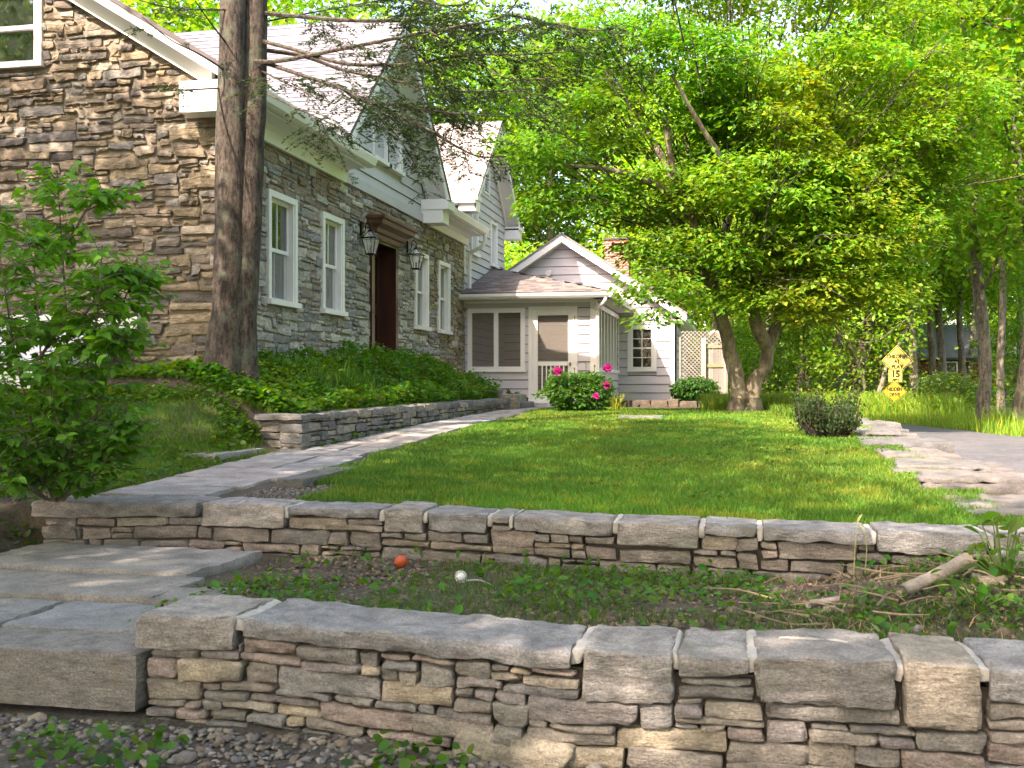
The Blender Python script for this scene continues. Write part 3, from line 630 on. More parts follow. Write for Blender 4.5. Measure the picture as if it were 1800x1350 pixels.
# door with hood
dr = MB(); fb(dr, fx, DY0+.14, DY1-.14, DZ0+.05, DZ1-.1, -.36, -.31)
for a, b, c, d in ((DY0+.14, DY0+.30, DZ0+.05, DZ1-.1), (DY1-.30, DY1-.14, DZ0+.05, DZ1-.1), (DY0+.30, DY1-.30, DZ0+.05, DZ0+.28), (DY0+.30, DY1-.30, DZ0+.78, DZ0+.98), (DY0+.30, DY1-.30, DZ1-.26, DZ1-.1)): fb(dr, fx, a, b, c, d, -.31, -.275)
dc = (DY0+DY1)/2
dro = dr.build('door', M['door'], hs)
mb = MB(); fb(mb, fx, DY0+.34, DY1-.34, DZ0+1.03, DZ1-.31, -.31, -.29); fb(mb, fx, DY0+.34, DY1-.34, DZ0+.33, DZ0+.73, -.31, -.29); mb.build('raised_panel', M['door'], dro)
mb = MB(); fb(mb, fx, DY0, DY0+.14, DZ0, DZ1, -.42, .03); fb(mb, fx, DY1-.14, DY1, DZ0, DZ1, -.42, .03); fb(mb, fx, DY0+.14, DY1-.14, DZ1-.1, DZ1, -.42, .03); mb.build('door_frame', M['door'], hs)
mb = MB(); box(mb, (-6.4, DY0-.05, DZ0-.14), (-5.75, DY1+.05, DZ0-.004)); mb.build('doorstep', M['flag'], hs)
mb = MB()
def ring(n, e, z): return [(XF-.02, dc-.74-e, z), (XF+n, dc-.74-e, z), (XF+n, dc+.74+e, z), (XF-.02, dc+.74+e, z)]
lv = [(.06, .0, 2.46), (.08, .02, 2.50), (.09, .03, 2.54), (.14, .07, 2.56), (.17, .08, 2.62), (.27, .17, 2.68), (.29, .19, 2.74), (.33, .22, 2.76), (.34, .23, 2.80), (.06, .2, 2.83)]
V = np.array([ring(n, e, z) for n, e, z in lv]).reshape(-1, 3); F_ = [(i*4+j, i*4+(j+1) % 4, i*4+4+(j+1) % 4, i*4+4+j) for i in range(len(lv)-1) for j in range(4)]
mb.add(V, [np.array(F_), np.array([(0, 1, 2, 3)]), np.array([[len(V)-4, len(V)-3, len(V)-2, len(V)-1]])]); mb.build('door_hood', M['oldwood'], hs)
mb = MB(); tube(mb, smooth_path([(-5.53, 23.75, 3.38), (-5.53, 23.78, 3.25), (-5.62, 23.80, 3.1), (-5.86, 23.82, 2.98), (-5.9, 23.82, 2.85), (-5.9, 23.82, 2.1), (-5.88, 23.80, 1.6+.55), (-5.75, 23.7, 2.1)][:6]), .045, 8); mb.build('downspout', M['white'], hs)
# body fill so that the house is solid
mb = MB(); box(mb, (-14, 12.3, -.4), (-6.5, 23.6, 3.1)); mb.build('inner_wall', M['mortar'], hs)

# white cellar hatch by the gable
ch = thing('cellar_hatch', 'white painted sloping cellar hatch against the stone gable', 'cellar hatch', (-7.6, 11.2, .1))
mb = MB(); extrude(mb, [(11.74, .72), (11.74, .2), (10.4, -.05), (10.4, .22)], -8.6, -7.35, 0); box(mb, (-8.7, 11.66, .66), (-6.95, 11.76, .84)); mb.build('hatch_cover', M['white'], ch)
for a, b in ((-8.66, -8.56), (-7.41, -7.29)): mb = MB(); extrude(mb, [(11.7, .78), (11.7, .70), (10.36, .18), (10.36, .26)], a, b, 0); mb.build('side_rail', M['white'], ch)

# wall lanterns
def lantern(yy, zz, label):
    t = thing('wall_lantern', label, 'wall lantern', (-5.95, yy, zz), 'carriage lanterns flanking the front door')
    mb = MB(); box(mb, (-5.97, yy-.05, zz-.02), (-5.94, yy+.05, zz+.2)); tube(mb, smooth_path([(-5.94, yy, zz+.03), (-5.91, yy, zz+.04), (-5.89, yy, zz+.10), (-5.88, yy, zz+.18), (-5.84, yy, zz+.21), (-5.80, yy, zz+.16), (-5.80, yy, zz+.1)]), .009, 6); mb.build('bracket', M['iron'], t)
    cx, z1 = -5.80, zz+.02
    mb = MB(); hb, ht = .06, .115; zb = z1-.34
    def sq(h, z): return [(cx-h, yy-h, z), (cx+h, yy-h, z), (cx+h, yy+h, z), (cx-h, yy+h, z)]
    B_, T_ = sq(hb, zb), sq(ht, z1-.08)
    for p, q in zip(B_, T_): tube(mb, [p, q], .008, 4)
    for h, z in ((hb+.008, zb), (ht+.012, z1-.08)):
        s = sq(h, z)
        for i in range(4): tube(mb, [s[i], s[(i+1) % 4]], .011, 4)
    ap = sq(.025, z1+.03)
    for p, q in zip(T_, ap): tube(mb, [p, q], .008, 4)
    box(mb, (cx-.035, yy-.035, z1+.025), (cx+.035, yy+.035, z1+.05)); tube(mb, [(cx, yy, z1+.05), (cx, yy, z1+.09)], .012, 6)
    tube(mb, [(cx, yy, zb), (cx, yy, zb+.12)], .018, 6); cg = mb.build('cage', M['iron'], t)
    mb = MB(); mb.add(np.array(B_+T_), np.array([(0, 1, 5, 4), (1, 2, 6, 5), (2, 3, 7, 6), (3, 0, 4, 7)])); mb.add(np.array(T_+ap), np.array([(0, 1, 5, 4), (1, 2, 6, 5), (2, 3, 7, 6), (3, 0, 4, 7)])); mb.build('glass_panes', M['clear'], cg)
lantern(16.75, 2.43, 'black glass carriage lantern on the near side of the front door'); lantern(19.3, 2.46, 'black glass carriage lantern between the front door and the third window')

# ---------------------------------------------------------------- two-storey siding wing
wg = thing('siding_wing', 'tall pale siding wing with steep gable behind the stone house', 'house', (-9, 26, 0))
C2, Z2, M2 = 25.9, 6.45, .88; h2 = lambda z: (Z2-.12-z)/M2
mb = MB(); HO = [(24.3, 25.0, 3.0, 4.25), (26.35, 27.1, 2.95, 4.1), (25.6, 26.25, 4.72, 5.55)]
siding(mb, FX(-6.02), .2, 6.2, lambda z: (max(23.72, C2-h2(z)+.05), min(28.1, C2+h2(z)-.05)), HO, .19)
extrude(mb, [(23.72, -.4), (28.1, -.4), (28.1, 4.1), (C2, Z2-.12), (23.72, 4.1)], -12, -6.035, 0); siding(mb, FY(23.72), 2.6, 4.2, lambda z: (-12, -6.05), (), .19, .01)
mb.build('siding', M['siding'], wg)
window(wg, FX(-6.0), *HO[0], cas=.07); window(wg, FX(-6.0), *HO[1], cas=.07)
mb = MB(); a, b, c, d = HO[2]; F6 = FX(-6.0)
for k in range(10): z = c+.06+k*(d-c-.1)/10; V = np.array([(a+.06, z, .01), (b-.06, z, .01), (b-.06, z+.07, -.03), (a+.06, z+.07, -.03)]); mb.add(F6(V), [np.array([(0, 1, 2, 3)])])
fb(mb, F6, a, a+.06, c, d, -.03, .03); fb(mb, F6, b-.06, b, c, d, -.03, .03); fb(mb, F6, a, b, c-.05, c, -.03, .03); fb(mb, F6, a, b, d, d+.05, -.03, .03); fb(mb, F6, a, b, c, d, -.05, -.035); mb.build('louvre_vent', M['white'], wg)
Rx = -5.6; T2 = 2.62; zl = Z2-T2*M2
mb = MB()
for sg in (-1, 1): quad_slab(mb, [(-13, C2+sg*T2, zl), (Rx, C2+sg*T2, zl), (Rx, C2, Z2), (-13, C2, Z2)], .07)
mb.build('roof_deck', M['roofing'], wg)
mb = MB(); shingles(mb, (-13, C2-T2, zl+.002), (1, 0, 0), (0, 1, M2), Rx+13.02, math.hypot(T2, T2*M2), pal=[(.34, .29, .27), (.3, .26, .25), (.38, .33, .3)]); mb.build('shingles', M['shingle'], wg)
mb = MB()
for sg in (-1, 1):
    for (x0, x1, d0, d1, t1) in ((-5.65, -5.615, .075, .27, T2), (-6.0, -5.65, .10, .125, T2-.02), (-5.985, -5.95, .125, .3, T2-.05)):
        extrude(mb, [(C2, Z2-d0), (C2+sg*t1, Z2-M2*t1-d0), (C2+sg*t1, Z2-M2*t1-d1), (C2, Z2-d1)], x0, x1, 0)
    a, b = sorted((C2+sg*T2, C2+sg*(T2-.42))); box(mb, (-6.02, a, zl-.3), (-5.62, b, zl-.02)); box(mb, (-6.02, a-.04*(sg < 0), zl-.06), (-5.58, b+.04*(sg > 0), zl+.03))
box(mb, (-13, C2-T2-.09, zl-.13), (-5.62, C2-T2+.0, zl-.01)); box(mb, (-13, C2-T2, zl-.16), (-6.0, 23.72, zl-.13)); box(mb, (-6.04, 23.69, 2.5), (-5.99, 23.84, 3.9))
mb.build('trim', M['white'], wg)
# ---------------------------------------------------------------- screened porch
PY, PX = 23.75, -3.03
pr = thing('screened_porch', 'small screened porch with low hip roof and white screen door', 'porch', (-4.5, 25, -.45))
fp = FY(PY); ph = [(-5.92, -4.6, .3, 1.7), (-4.52, -3.42, -.42, 1.73)]
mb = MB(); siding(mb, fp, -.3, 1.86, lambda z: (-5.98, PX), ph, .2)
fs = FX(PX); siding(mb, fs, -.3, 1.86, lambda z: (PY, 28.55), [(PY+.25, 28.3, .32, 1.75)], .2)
fb(mb, fp, -5.98, -4.52, -.3, .3, -.1, -.02); fb(mb, fp, -3.42, PX, -.3, 1.86, -.1, -.02); fb(mb, fs, PY, 28.55, -.3, .32, -.1, -.02); mb.build('siding', M['siding'], pr)
mb = MB()
S_ = [(a-5.98, b-5.98, c-.55, d-.55) for a, b, c, d in skyline(1.5, 0, .3, (.06, .2), (.05, .11), 4)]
for a, b, c, d in S_: rock(mb, (a+.008, c+.006, -.1), (b-.008, d-.006, random.uniform(-.02, .03)), fp, .04, .02, .012, pick([(.16, .13, .09), (.2, .17, .12), (.11, .1, .09)]), .01)
fb(mb, fp, -5.98, -4.5, -.6, -.26, -.3, -.05); fb(mb, fs, PY, 28.5, -.6, -.3, -.3, -.02); mb.build('stone_footing', M['wall_stone'], pr, True)
# window pair
mb = MB(); a, b, c, d = ph[0]
for u0, u1, z0, z1 in ((a, a+.1, c, d), (b-.1, b, c, d), (a+.1, b-.1, d-.1, d), (a+.1, b-.1, c, c+.09), ((a+b)/2-.05, (a+b)/2+.05, c+.09, d-.1)): fb(mb, fp, u0, u1, z0, z1, -.06, .045)
fb(mb, fp, a-.03, b+.03, c-.03, c, -.06, .07)
w = mb.build('screen_window', M['white'], pr)
for u0, u1 in ((a+.1, (a+b)/2-.05), ((a+b)/2+.05, b-.1)): mb = MB(); mb.add(fp(np.array([(u0, c+.08, 0), (u1, c+.08, 0), (u1, d-.1, 0), (u0, d-.1, 0)])), [np.array([(0, 1, 2, 3)])]); mb.build('screen', M['screen'], w)
# door frame and door
mb = MB(); a, b, c, d = ph[1]
for u0, u1, z0, z1 in ((a, a+.1, c, d), (b-.1, b, c, d), (a+.1, b-.1, d-.09, d)): fb(mb, fp, u0, u1, z0, z1, -.06, .035)
mb.build('door_frame', M['white'], pr)
a, b = a+.1, b-.1; d -= .09
mb = MB()
for u0, u1, z0, z1 in ((a, a+.11, c, d), (b-.11, b, c, d), (a+.11, b-.11, d-.11, d), (a+.11, b-.11, c, c+.22), (a+.11, b-.11, c+.83, c+.92)): fb(mb, fp, u0+.003, u1-.003, z0, z1, -.02, .02)
for k in range(1, 7): u = a+.11+(b-a-.22)*k/7; fb(mb, fp, u-.013, u+.013, c+.22, c+.83, -.01, .012)
w = mb.build('screen_door', M['white'], pr)
mb = MB(); mb.add(fp(np.array([(a+.1, c+.2, -.015), (b-.1, c+.2, -.015), (b-.1, d-.1, -.015), (a+.1, d-.1, -.015)])), [np.array([(0, 1, 2, 3)])]); mb.build('screen', M['screen'], w)
mb = MB(); tube(mb, [fp(np.array((b-.06, c+.86, .02))), fp(np.array((b-.06, c+.86, .07)))], .02, 8); fb(mb, fp, b-.08, b-.04, c+.82, c+.9, .02, .03); mb.build('handle', M['brass'], w)
mb = MB(); fb(mb, fp, ph[1][0]-.06, ph[1][1]+.06, -.52, -.42, -.05, .28); mb.build('doorstep', M['flag'], pr)
# side screens: posts
mb = MB(); fb(mb, fs, PY+.0, PY+.16, -.3, 1.86, -.1, .035); fb(mb, fp, PX-.1, PX+.03, -.3, 1.86, -.05, .036); n_ = 7
for k in range(n_+1): u = PY+.25+k*(4.5)/n_; fb(mb, fs, u, u+.09, .32, 1.75, -.06, .03)
fb(mb, fs, PY+.16, 28.5, 1.70, 1.80, -.07, .04); fb(mb, fs, PY+.16, 28.5, .28, .36, -.07, .05)
fb(mb, fp, -6.0, PX, 1.74, 1.9, -.05, .015)
mb.build('side_posts', M['white'], pr)
mb = MB(); mb.add(fs(np.array([(PY+.2, .34, -.03), (28.4, .34, -.03), (28.4, 1.72, -.03), (PY+.2, 1.72, -.03)])), [np.array([(0, 1, 2, 3)])]); mb.build('screen', M['screen'], pr)
mb = MB(); box(mb, (-5.98, 23.9, -.6), (-3.15, 28.55, -.44)); mb.build('floor_deck', M['dry'] if 0 else M['oldwood'], pr)
EXf, EYf, EZp, PM = -2.68, 23.35, 2.02, .27
tx, ty = -5.98, EYf+(EXf+5.98); zt = EZp+PM*(EXf+5.98)
mb = MB(); quad_slab(mb, [(EXf, EYf, EZp), (-5.98, EYf, EZp), (tx, ty, zt)], .06); quad_slab(mb, [(EXf, EYf, EZp), (tx, ty, zt), (tx, 28.58, zt), (EXf, 28.58, EZp)], .06); mb.build('roof_deck', M['roofing'], pr)
mb = MB(); PSH = [(.17, .15, .145), (.22, .19, .175), (.14, .125, .125), (.26, .22, .19)]
shingles(mb, (-5.98, EYf-.02, EZp+.002), (1, 0, 0), (0, 1, PM), EXf+5.98, math.hypot(3.3, 3.3*PM), lambda u, s: (s/1.036) < (EXf+5.98)-u+.08, .12, .24, PSH)
shingles(mb, (EXf+.02, EYf, EZp+.002), (0, 1, 0), (-1, 0, PM), 28.58-EYf, math.hypot(3.3, 3.3*PM), lambda u, s: (s/1.036) < u+.08, .12, .24, PSH); mb.build('shingles', M['shingle'], pr)
mb = MB()
box(mb, (-5.98, EYf-.02, 1.93), (EXf+.02, EYf+.01, 2.0)); box(mb, (-5.98, EYf+.01, 1.87), (EXf-.02, PY, 1.90)); box(mb, (EXf-.02, EYf-.02, 1.93), (EXf+.021, 28.55, 2.0)); box(mb, (PX, EYf+.01, 1.87), (EXf-.02, 28.55, 1.90))
mb.build('fascia', M['white'], pr)
GU = [(0, 1.88), (-.06, 1.88), (-.10, 1.93), (-.11, 1.985), (-.08, 1.985), (-.08, 1.96), (0, 1.96)]
mb = MB(); extrude(mb, [(EYf-.02+a, z) for a, z in GU], -6.02, EXf+.1, 0); extrude(mb, [(EXf+.022-a, z) for a, z in GU], EYf-.1, 28.5, 1); mb.build('gutter', M['white'], pr)
mb = MB(); tube(mb, smooth_path([(EXf-.05, EYf-.05, 1.9), (EXf-.1, EYf-.0, 1.78), (PX+.07, PY-.1, 1.66), (PX+.07, PY-.07, 1.5), (PX+.07, PY-.07, -.35)]), .04, 8); mb.build('downspout', M['white'], pr)
# ---------------------------------------------------------------- cottage behind the porch
CY = 28.6; ct = thing('siding_cottage', 'low pale grey siding cottage with white gable trim behind the porch', 'cottage', (-4.5, 32, -.5))
cw = (-2.78, -2.02, .33, 1.55); CX, CZ, CM = -4.5, 4.0, .655; gz = lambda x: CZ-.1-CM*abs(x-CX)
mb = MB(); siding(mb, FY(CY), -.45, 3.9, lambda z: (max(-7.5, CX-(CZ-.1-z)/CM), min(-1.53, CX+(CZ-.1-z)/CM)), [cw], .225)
extrude(mb, [(-7.5, -.5), (-1.53, -.5), (-1.53, gz(-1.53)), (CX, CZ-.1), (-7.5, gz(-7.5))], CY+.021, CY+.05, 1)
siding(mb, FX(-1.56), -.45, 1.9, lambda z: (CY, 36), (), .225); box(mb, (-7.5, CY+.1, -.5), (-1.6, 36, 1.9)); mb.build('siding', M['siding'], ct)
# window: six over six grid
fc = FY(CY); mb = MB(); a, b, c, d = cw
for u0, u1, z0, z1 in ((a, a+.11, c, d), (b-.11, b, c, d), (a+.11, b-.11, d-.11, d), (a+.11, b-.11, c, c+.12)): fb(mb, fc, u0, u1, z0, z1, -.04, .05)
w = mb.build('window', M['white'], ct); mb = MB()
a, b, c, d = a+.11, b-.11, c+.12, d-.11; mid = (c+d)/2
fb(mb, fc, a, b, mid-.02, mid+.02, -.03, .03); fb(mb, fc, (a+b)/2-.012, (a+b)/2+.012, c, d, -.03, .022)
for t in (.25, .75): fb(mb, fc, a, b, c+(d-c)*t-.011, c+(d-c)*t+.011, -.03, .02)
for u0, u1, z0, z1 in ((a, a+.03, c, d), (b-.03, b, c, d)): fb(mb, fc, u0, u1, z0, z1, -.03, .025)
mb.build('sash', M['white'], w); mb = MB(); mb.add(fc(np.array([(a, c, -.01), (b, c, -.01), (b, d, -.01), (a, d, -.01)])), [np.array([(0, 1, 2, 3)])]); mb.build('pane', M['dullglass'], w)
mb = MB(); fb(mb, fc, -1.66, -1.50, -.5, 1.95, 0, .05); box(mb, (-1.55, CY-.05, -.5), (-1.50, CY+.12, 1.95))
for sg in (-1, 1):
    e = CX+sg*3.25
    for (y0, y1, d0, d1) in ((CY-.34, CY-.30, .06, .25), (CY-.30, CY-.02, .10, .12), (CY-.05, CY-.02, .12, .24)):
        extrude(mb, [(CX, CZ-d0), (e, CZ-CM*3.25-d0), (e, CZ-CM*3.25-d1), (CX, CZ-d1)], y0, y1, 1)
box(mb, (CX+3.24, CY-.34, CZ-CM*3.25-.2), (CX+3.27, 36, CZ-CM*3.25-.05)); box(mb, (-1.55, CY-.3, CZ-CM*3.25-.22), (CX+3.24, 36, CZ-CM*3.25-.2)); mb.build('trim', M['white'], ct)
mb = MB()
for sg in (-1, 1): quad_slab(mb, [(CX, CY-.36, CZ), (CX+sg*3.3, CY-.36, CZ-CM*3.3), (CX+sg*3.3, 36.2, CZ-CM*3.3), (CX, 36.2, CZ)], .05)
rf = mb.build('roof', M['shingle'], ct)
for p in (rf,):
    a_ = p.data.color_attributes['col']; a_.data.foreach_set('color', np.tile(np.array((.2, .18, .18, 1), np.float32), len(p.data.vertices)))
mb = MB(); q = W(1084, 450, 33); x0, x1 = XY(1063, 32.6), XY(1105, 32.6); zt_ = 4.36
box(mb, (x0, 32.6, 1.6), (x1, 33.2, zt_-.34)); box(mb, (x0, 32.6, zt_-.34), (x0+.2, 33.2, zt_-.1)); box(mb, (x1-.2, 32.6, zt_-.34), (x1, 33.2, zt_-.1)); box(mb, (x0, 32.6, zt_-.1), (x1, 33.2, zt_))
cm = mb.build('chimney', M['brick'], ct); mb = MB(); box(mb, (x0-.04, 32.56, zt_), (x1+.04, 33.24, zt_+.06)); mb.build('cap_slab', M['joint'], cm)
fl_ = thing('floodlight', 'small white floodlight fixed high on the cottage gable', 'floodlight', (XY(966, CY), CY-.05, 2.95))
x_ = XY(966, CY); mb = MB(); box(mb, (x_-.05, CY-.07, 2.95), (x_+.05, CY-.03, 3.05)); mb.build('base', M['white'], fl_)
mb = MB(); tube(mb, [(x_, CY-.05, 2.99), (x_, CY-.22, 2.95)], [.05, .08], 10); mb.build('lamp_head', M['white'], fl_)
# low stone edging in front of the cottage
w5 = thing('stone_edging', 'low mossy stone edging along the foot of the cottage', 'stone edging', (-1.5, 25, -.5)); mb = MB(); x = -2.95
while x < -.1: d = random.uniform(.2, .45); rock(mb, (x, 24.9, -.62), (min(x+d, 0)-.01, 25.2, -.36+random.uniform(-.03, .02)), cell=.07, r=.03, amp=.02, col=pick([(.1, .08, .06), (.13, .1, .07)]), jit=.02); x += d
mb.build('stones', M['wall_stone'], w5, True)

# ---------------------------------------------------------------- lattice fence, gate
lf = thing('lattice_fence', 'weathered lattice fence panel with drooping top beside the cottage', 'fence', (-.9, 28, -.5))
mb = MB(); GY = [(.2, .185, .165), (.165, .155, .145), (.235, .21, .18)]; lx0, lx1 = -1.35, -.28; yL = 27.9
def lt_top(x): return 1.35-.35*math.sin((x-lx0)/(lx1-lx0)*math.pi)**2*0+.05*math.sin((x-lx0)*3)
for k in range(-26, 30):
    for sg in (-1, 1):
        pts = []
        for s in np.linspace(0, 1, 40):
            z = -.4+1.9*s; x = lx0+k*.1+sg*(z+.4)
            if lx0 <= x <= lx1 and z <= lt_top(x): pts.append((x, z))
        if len(pts) > 1:
            (xa, za), (xb, zb) = pts[0], pts[-1]; w_ = .018; o_ = yL+(.012 if sg > 0 else 0)
            extrude(mb, [(xa-w_, za), (xa+w_, za), (xb+w_, zb), (xb-w_, zb)], o_, o_+.01, 1, pick(GY))
mb.build('lattice', M['stain'], lf)
mb = MB(); box(mb, (lx0-.05, yL-.02, -.5), (lx0, yL+.05, 1.2), pick(GY)); mb.build('post', M['stain'], lf)
gt = thing('wooden_gate', 'grey board gate with curved top between lattice and tree', 'gate', (0, 27.5, -.5))
g0, g1 = XY(1241, 27.6), XY(1272, 27.6); mb = MB(); nb = 7
for k in range(nb): a = g0+(g1-g0)*k/nb; box(mb, (a, 27.6, -.25), (a+(g1-g0)/nb-.008, 27.62, .98+.03*k*(k < 5)), pick(GY))
mb.build('boards', M['stain'], gt)
for a, b in ((.42, .5), (.9, .96)): mb = MB(); box(mb, (g0, 27.57, a), (g1, 27.6, b), (.2, .19, .1)); mb.build('cross_rail', M['stain'], gt)
mb = MB(); P_ = smooth_path([(g1+.05, 27.5, -.6), (g1+.05, 27.5, .6), (g1+.0, 27.5, 1.02), (g1-.18, 27.5, 1.3), (g0+.1, 27.5, 1.22)], 5); tube(mb, P_, .06, 6, (.33, .27, .22)); mb.build('post', M['stain'], gt)
mb = MB(); box(mb, (g0-.12, 27.5, -.5), (g0, 27.6, 1.15), (.34, .28, .24)); mb.build('post', M['stain'], gt)

# ---------------------------------------------------------------- road sign
sg_ = thing('road_sign', 'yellow children at play, speed and hidden drive signs on one post', 'road sign', W(1573, 735, 30))
DS = 30; P = W(1577, 642, DS); yaw = TH+.05
def place(o, p): o.location = Vector([float(v) for v in p]); o.rotation_euler = (R(90), 0, yaw); o.parent = sg_; o.matrix_parent_inverse = Matrix.Translation(-Vector(sg_.location)); return o
def panel(px, py, hw, hh, diamond, name, th=.004):
    mb = MB(); s = DS/FP; hw *= s; hh *= s
    def shp(k): return [(0, -hh*k), (hw*k, 0), (0, hh*k), (-hw*k, 0)] if diamond else [(-hw*k, -hh*k), (hw*k, -hh*k), (hw*k, hh*k), (-hw*k, hh*k)]
    extrude(mb, shp(1), 0, th, 2); o = mb.build(name, M['yellow'] if py > 680 else M['paleyellow']); place(o, W(px, py, DS))
    mb = MB(); a, b = shp(.96), shp(.89)
    for i in range(4): mb.add([(*a[i], th+.002), (*a[(i+1) % 4], th+.002), (*b[(i+1) % 4], th+.002), (*b[i], th+.002)], [np.array([(0, 1, 2, 3)])])
    bo = mb.build('border', M['black']); bo.parent = o; return o
def text(o, s, x, y, size, sx=.8):
    c = bpy.data.curves.new('lettering', 'FONT'); c.body = s; c.size = size; c.align_x = 'CENTER'; c.align_y = 'CENTER'; c.extrude = .001; size *= 1.08; c.size = size; c.offset = size*.055; th = max(v.co.z for v in o.data.vertices)
    tmp = bpy.data.objects.new('tmp', c); sc.collection.objects.link(tmp); me = bpy.data.meshes.new_from_object(tmp.evaluated_get(bpy.context.evaluated_depsgraph_get())); bpy.data.objects.remove(tmp)
    t = bpy.data.objects.new('lettering', me); sc.collection.objects.link(t); me.materials.clear(); me.materials.append(M['black']); t.location = (x, y, th+.002); t.scale = (sx, 1, 1); t.parent = o
k = DS/FP
o = panel(1577, 634, 28, 27.5, True, 'warning_panel'); text(o, 'CHILDREN', 0, 7*k, 8.4*k, .86); text(o, 'AT', -.5*k, -1.5*k, 8.4*k); text(o, 'PLAY', 0, -11*k, 8.4*k, 1.0)
o = panel(1574, 661, 12.3, 11, False, 'speed_panel', .012); text(o, '15', 0, 3*k, 14*k, 1.05); text(o, 'MPH', 0, -7*k, 5.6*k, 1.0)
o = panel(1572.5, 688.5, 22, 20, True, 'warning_panel', .007); text(o, 'HIDDEN', 0, 4*k, 8.2*k, .8); text(o, 'DRIVE', 0, -5.5*k, 8.2*k, .8)
mb = MB(); mb.add(*[0, 0]) if 0 else None; a = W(1570, 752, 30.08); b = W(1577, 608, 30.08); tube(mb, [a, b], .03, 6); mb.build('post', M['iron'] if 0 else M['stain'], sg_)

# ---------------------------------------------------------------- barn and white house far off
bn = thing('red_barn', 'dark red barn with grey roof half hidden in the trees', 'barn', W(1660, 690, 62))
b0, b1 = W(1600, 690, 62), W(1790, 690, 62); ux = (b1-b0); ux /= np.linalg.norm(ux); vx = np.array((-ux[1], ux[0], 0))
def bb(mb, l, d0, d1, z0, z1, w): 
    V = np.array([b0+ux*a+vx*b+np.array((0, 0, c)) for a in (l, l+w) for b in (d0, d1) for c in (z0-b0[2], z1-b0[2])]); mb.add(V, BF)
mb = MB(); bb(mb, 0, 0, 7, -2, 1.6, 6.2); mb.build('wall', M['barn'], bn)
mb = MB(); z = 1.6; A = [b0+ux*a+vx*b+np.array((0, 0, c-b0[2])) for a, b, c in ((-.4, -.4, 1.5), (6.6, -.4, 1.5), (6.6, 3.5, 3.6), (-.4, 3.5, 3.6))]; quad_slab(mb, A, .15)
A = [b0+ux*a+vx*b+np.array((0, 0, c-b0[2])) for a, b, c in ((-.4, 7.4, 1.5), (6.6, 7.4, 1.5), (6.6, 3.5, 3.6), (-.4, 3.5, 3.6))]; quad_slab(mb, A, .15); mb.build('roof', M['barnroof'], bn)
mb = MB(); bb(mb, 2.0, -.06, 0, .6, 1.3, .7); w = mb.build('window', M['white'], bn); mb = MB(); bb(mb, 2.08, -.08, -.05, .68, 1.22, .54); mb.build('pane', M['glass'], w)
wh = thing('white_house', 'far white house glimpsed between the trunks', 'house', W(1385, 680, 85))
b0 = W(1345, 680, 85); mb = MB(); bb(mb, 0, 0, 8, -1.5, 2.6, 9); mb.build('wall', M['white'], wh)
mb = MB(); A = [b0+ux*a+vx*b+np.array((0, 0, c-b0[2])) for a, b, c in ((-.4, -.4, 2.5), (9.4, -.4, 2.5), (9.4, 4, 5), (-.4, 4, 5))]; quad_slab(mb, A, .15)
A = [b0+ux*a+vx*b+np.array((0, 0, c-b0[2])) for a, b, c in ((-.4, 8.4, 2.5), (9.4, 8.4, 2.5), (9.4, 4, 5), (-.4, 4, 5))]; quad_slab(mb, A, .15); mb.build('roof', M['barnroof'], wh)

# ---------------------------------------------------------------- vegetation
LG = np.array((.075, .155, .018)); YG_ = np.array((.20, .30, .022)); MG = np.array((.15, .29, .028)); DG = np.array((.035, .08, .014))
def crown_pts(C, RAD, ncl, per, seed, flatz=.35, rad=.55, shell=.5, zmin=None):
    """clumps of leaves through an uneven ellipsoid"""
    r = np.random.default_rng(seed); d = r.normal(0, 1, (ncl*3, 3)); d /= np.linalg.norm(d, axis=1)[:, None]
    u = r.uniform(shell**3, 1, ncl*3)**(1/3); P = d*u[:, None]
    k = 1+.3*vn(d*1.0, 1.7, seed)+.14*vn(d, 4, seed+1); P = P*k[:, None]*np.array(RAD)+np.array(C)
    keep = vn(P, 1/(.5*max(RAD[0], 1)), seed+5) > -.38; P = P[keep][:ncl]
    if zmin is not None: P = P[P[:, 2] > zmin]
    Q = np.repeat(P, per, 0); a = r.uniform(0, 6.28, len(Q)); rr = rad*np.sqrt(r.uniform(0, 1, len(Q)))*np.repeat(r.uniform(.6, 1.4, len(P)), per)
    off = np.stack([np.cos(a)*rr, np.sin(a)*rr, r.normal(0, rad*flatz, len(Q))-.25*rr], -1)
    return P, Q+off, a
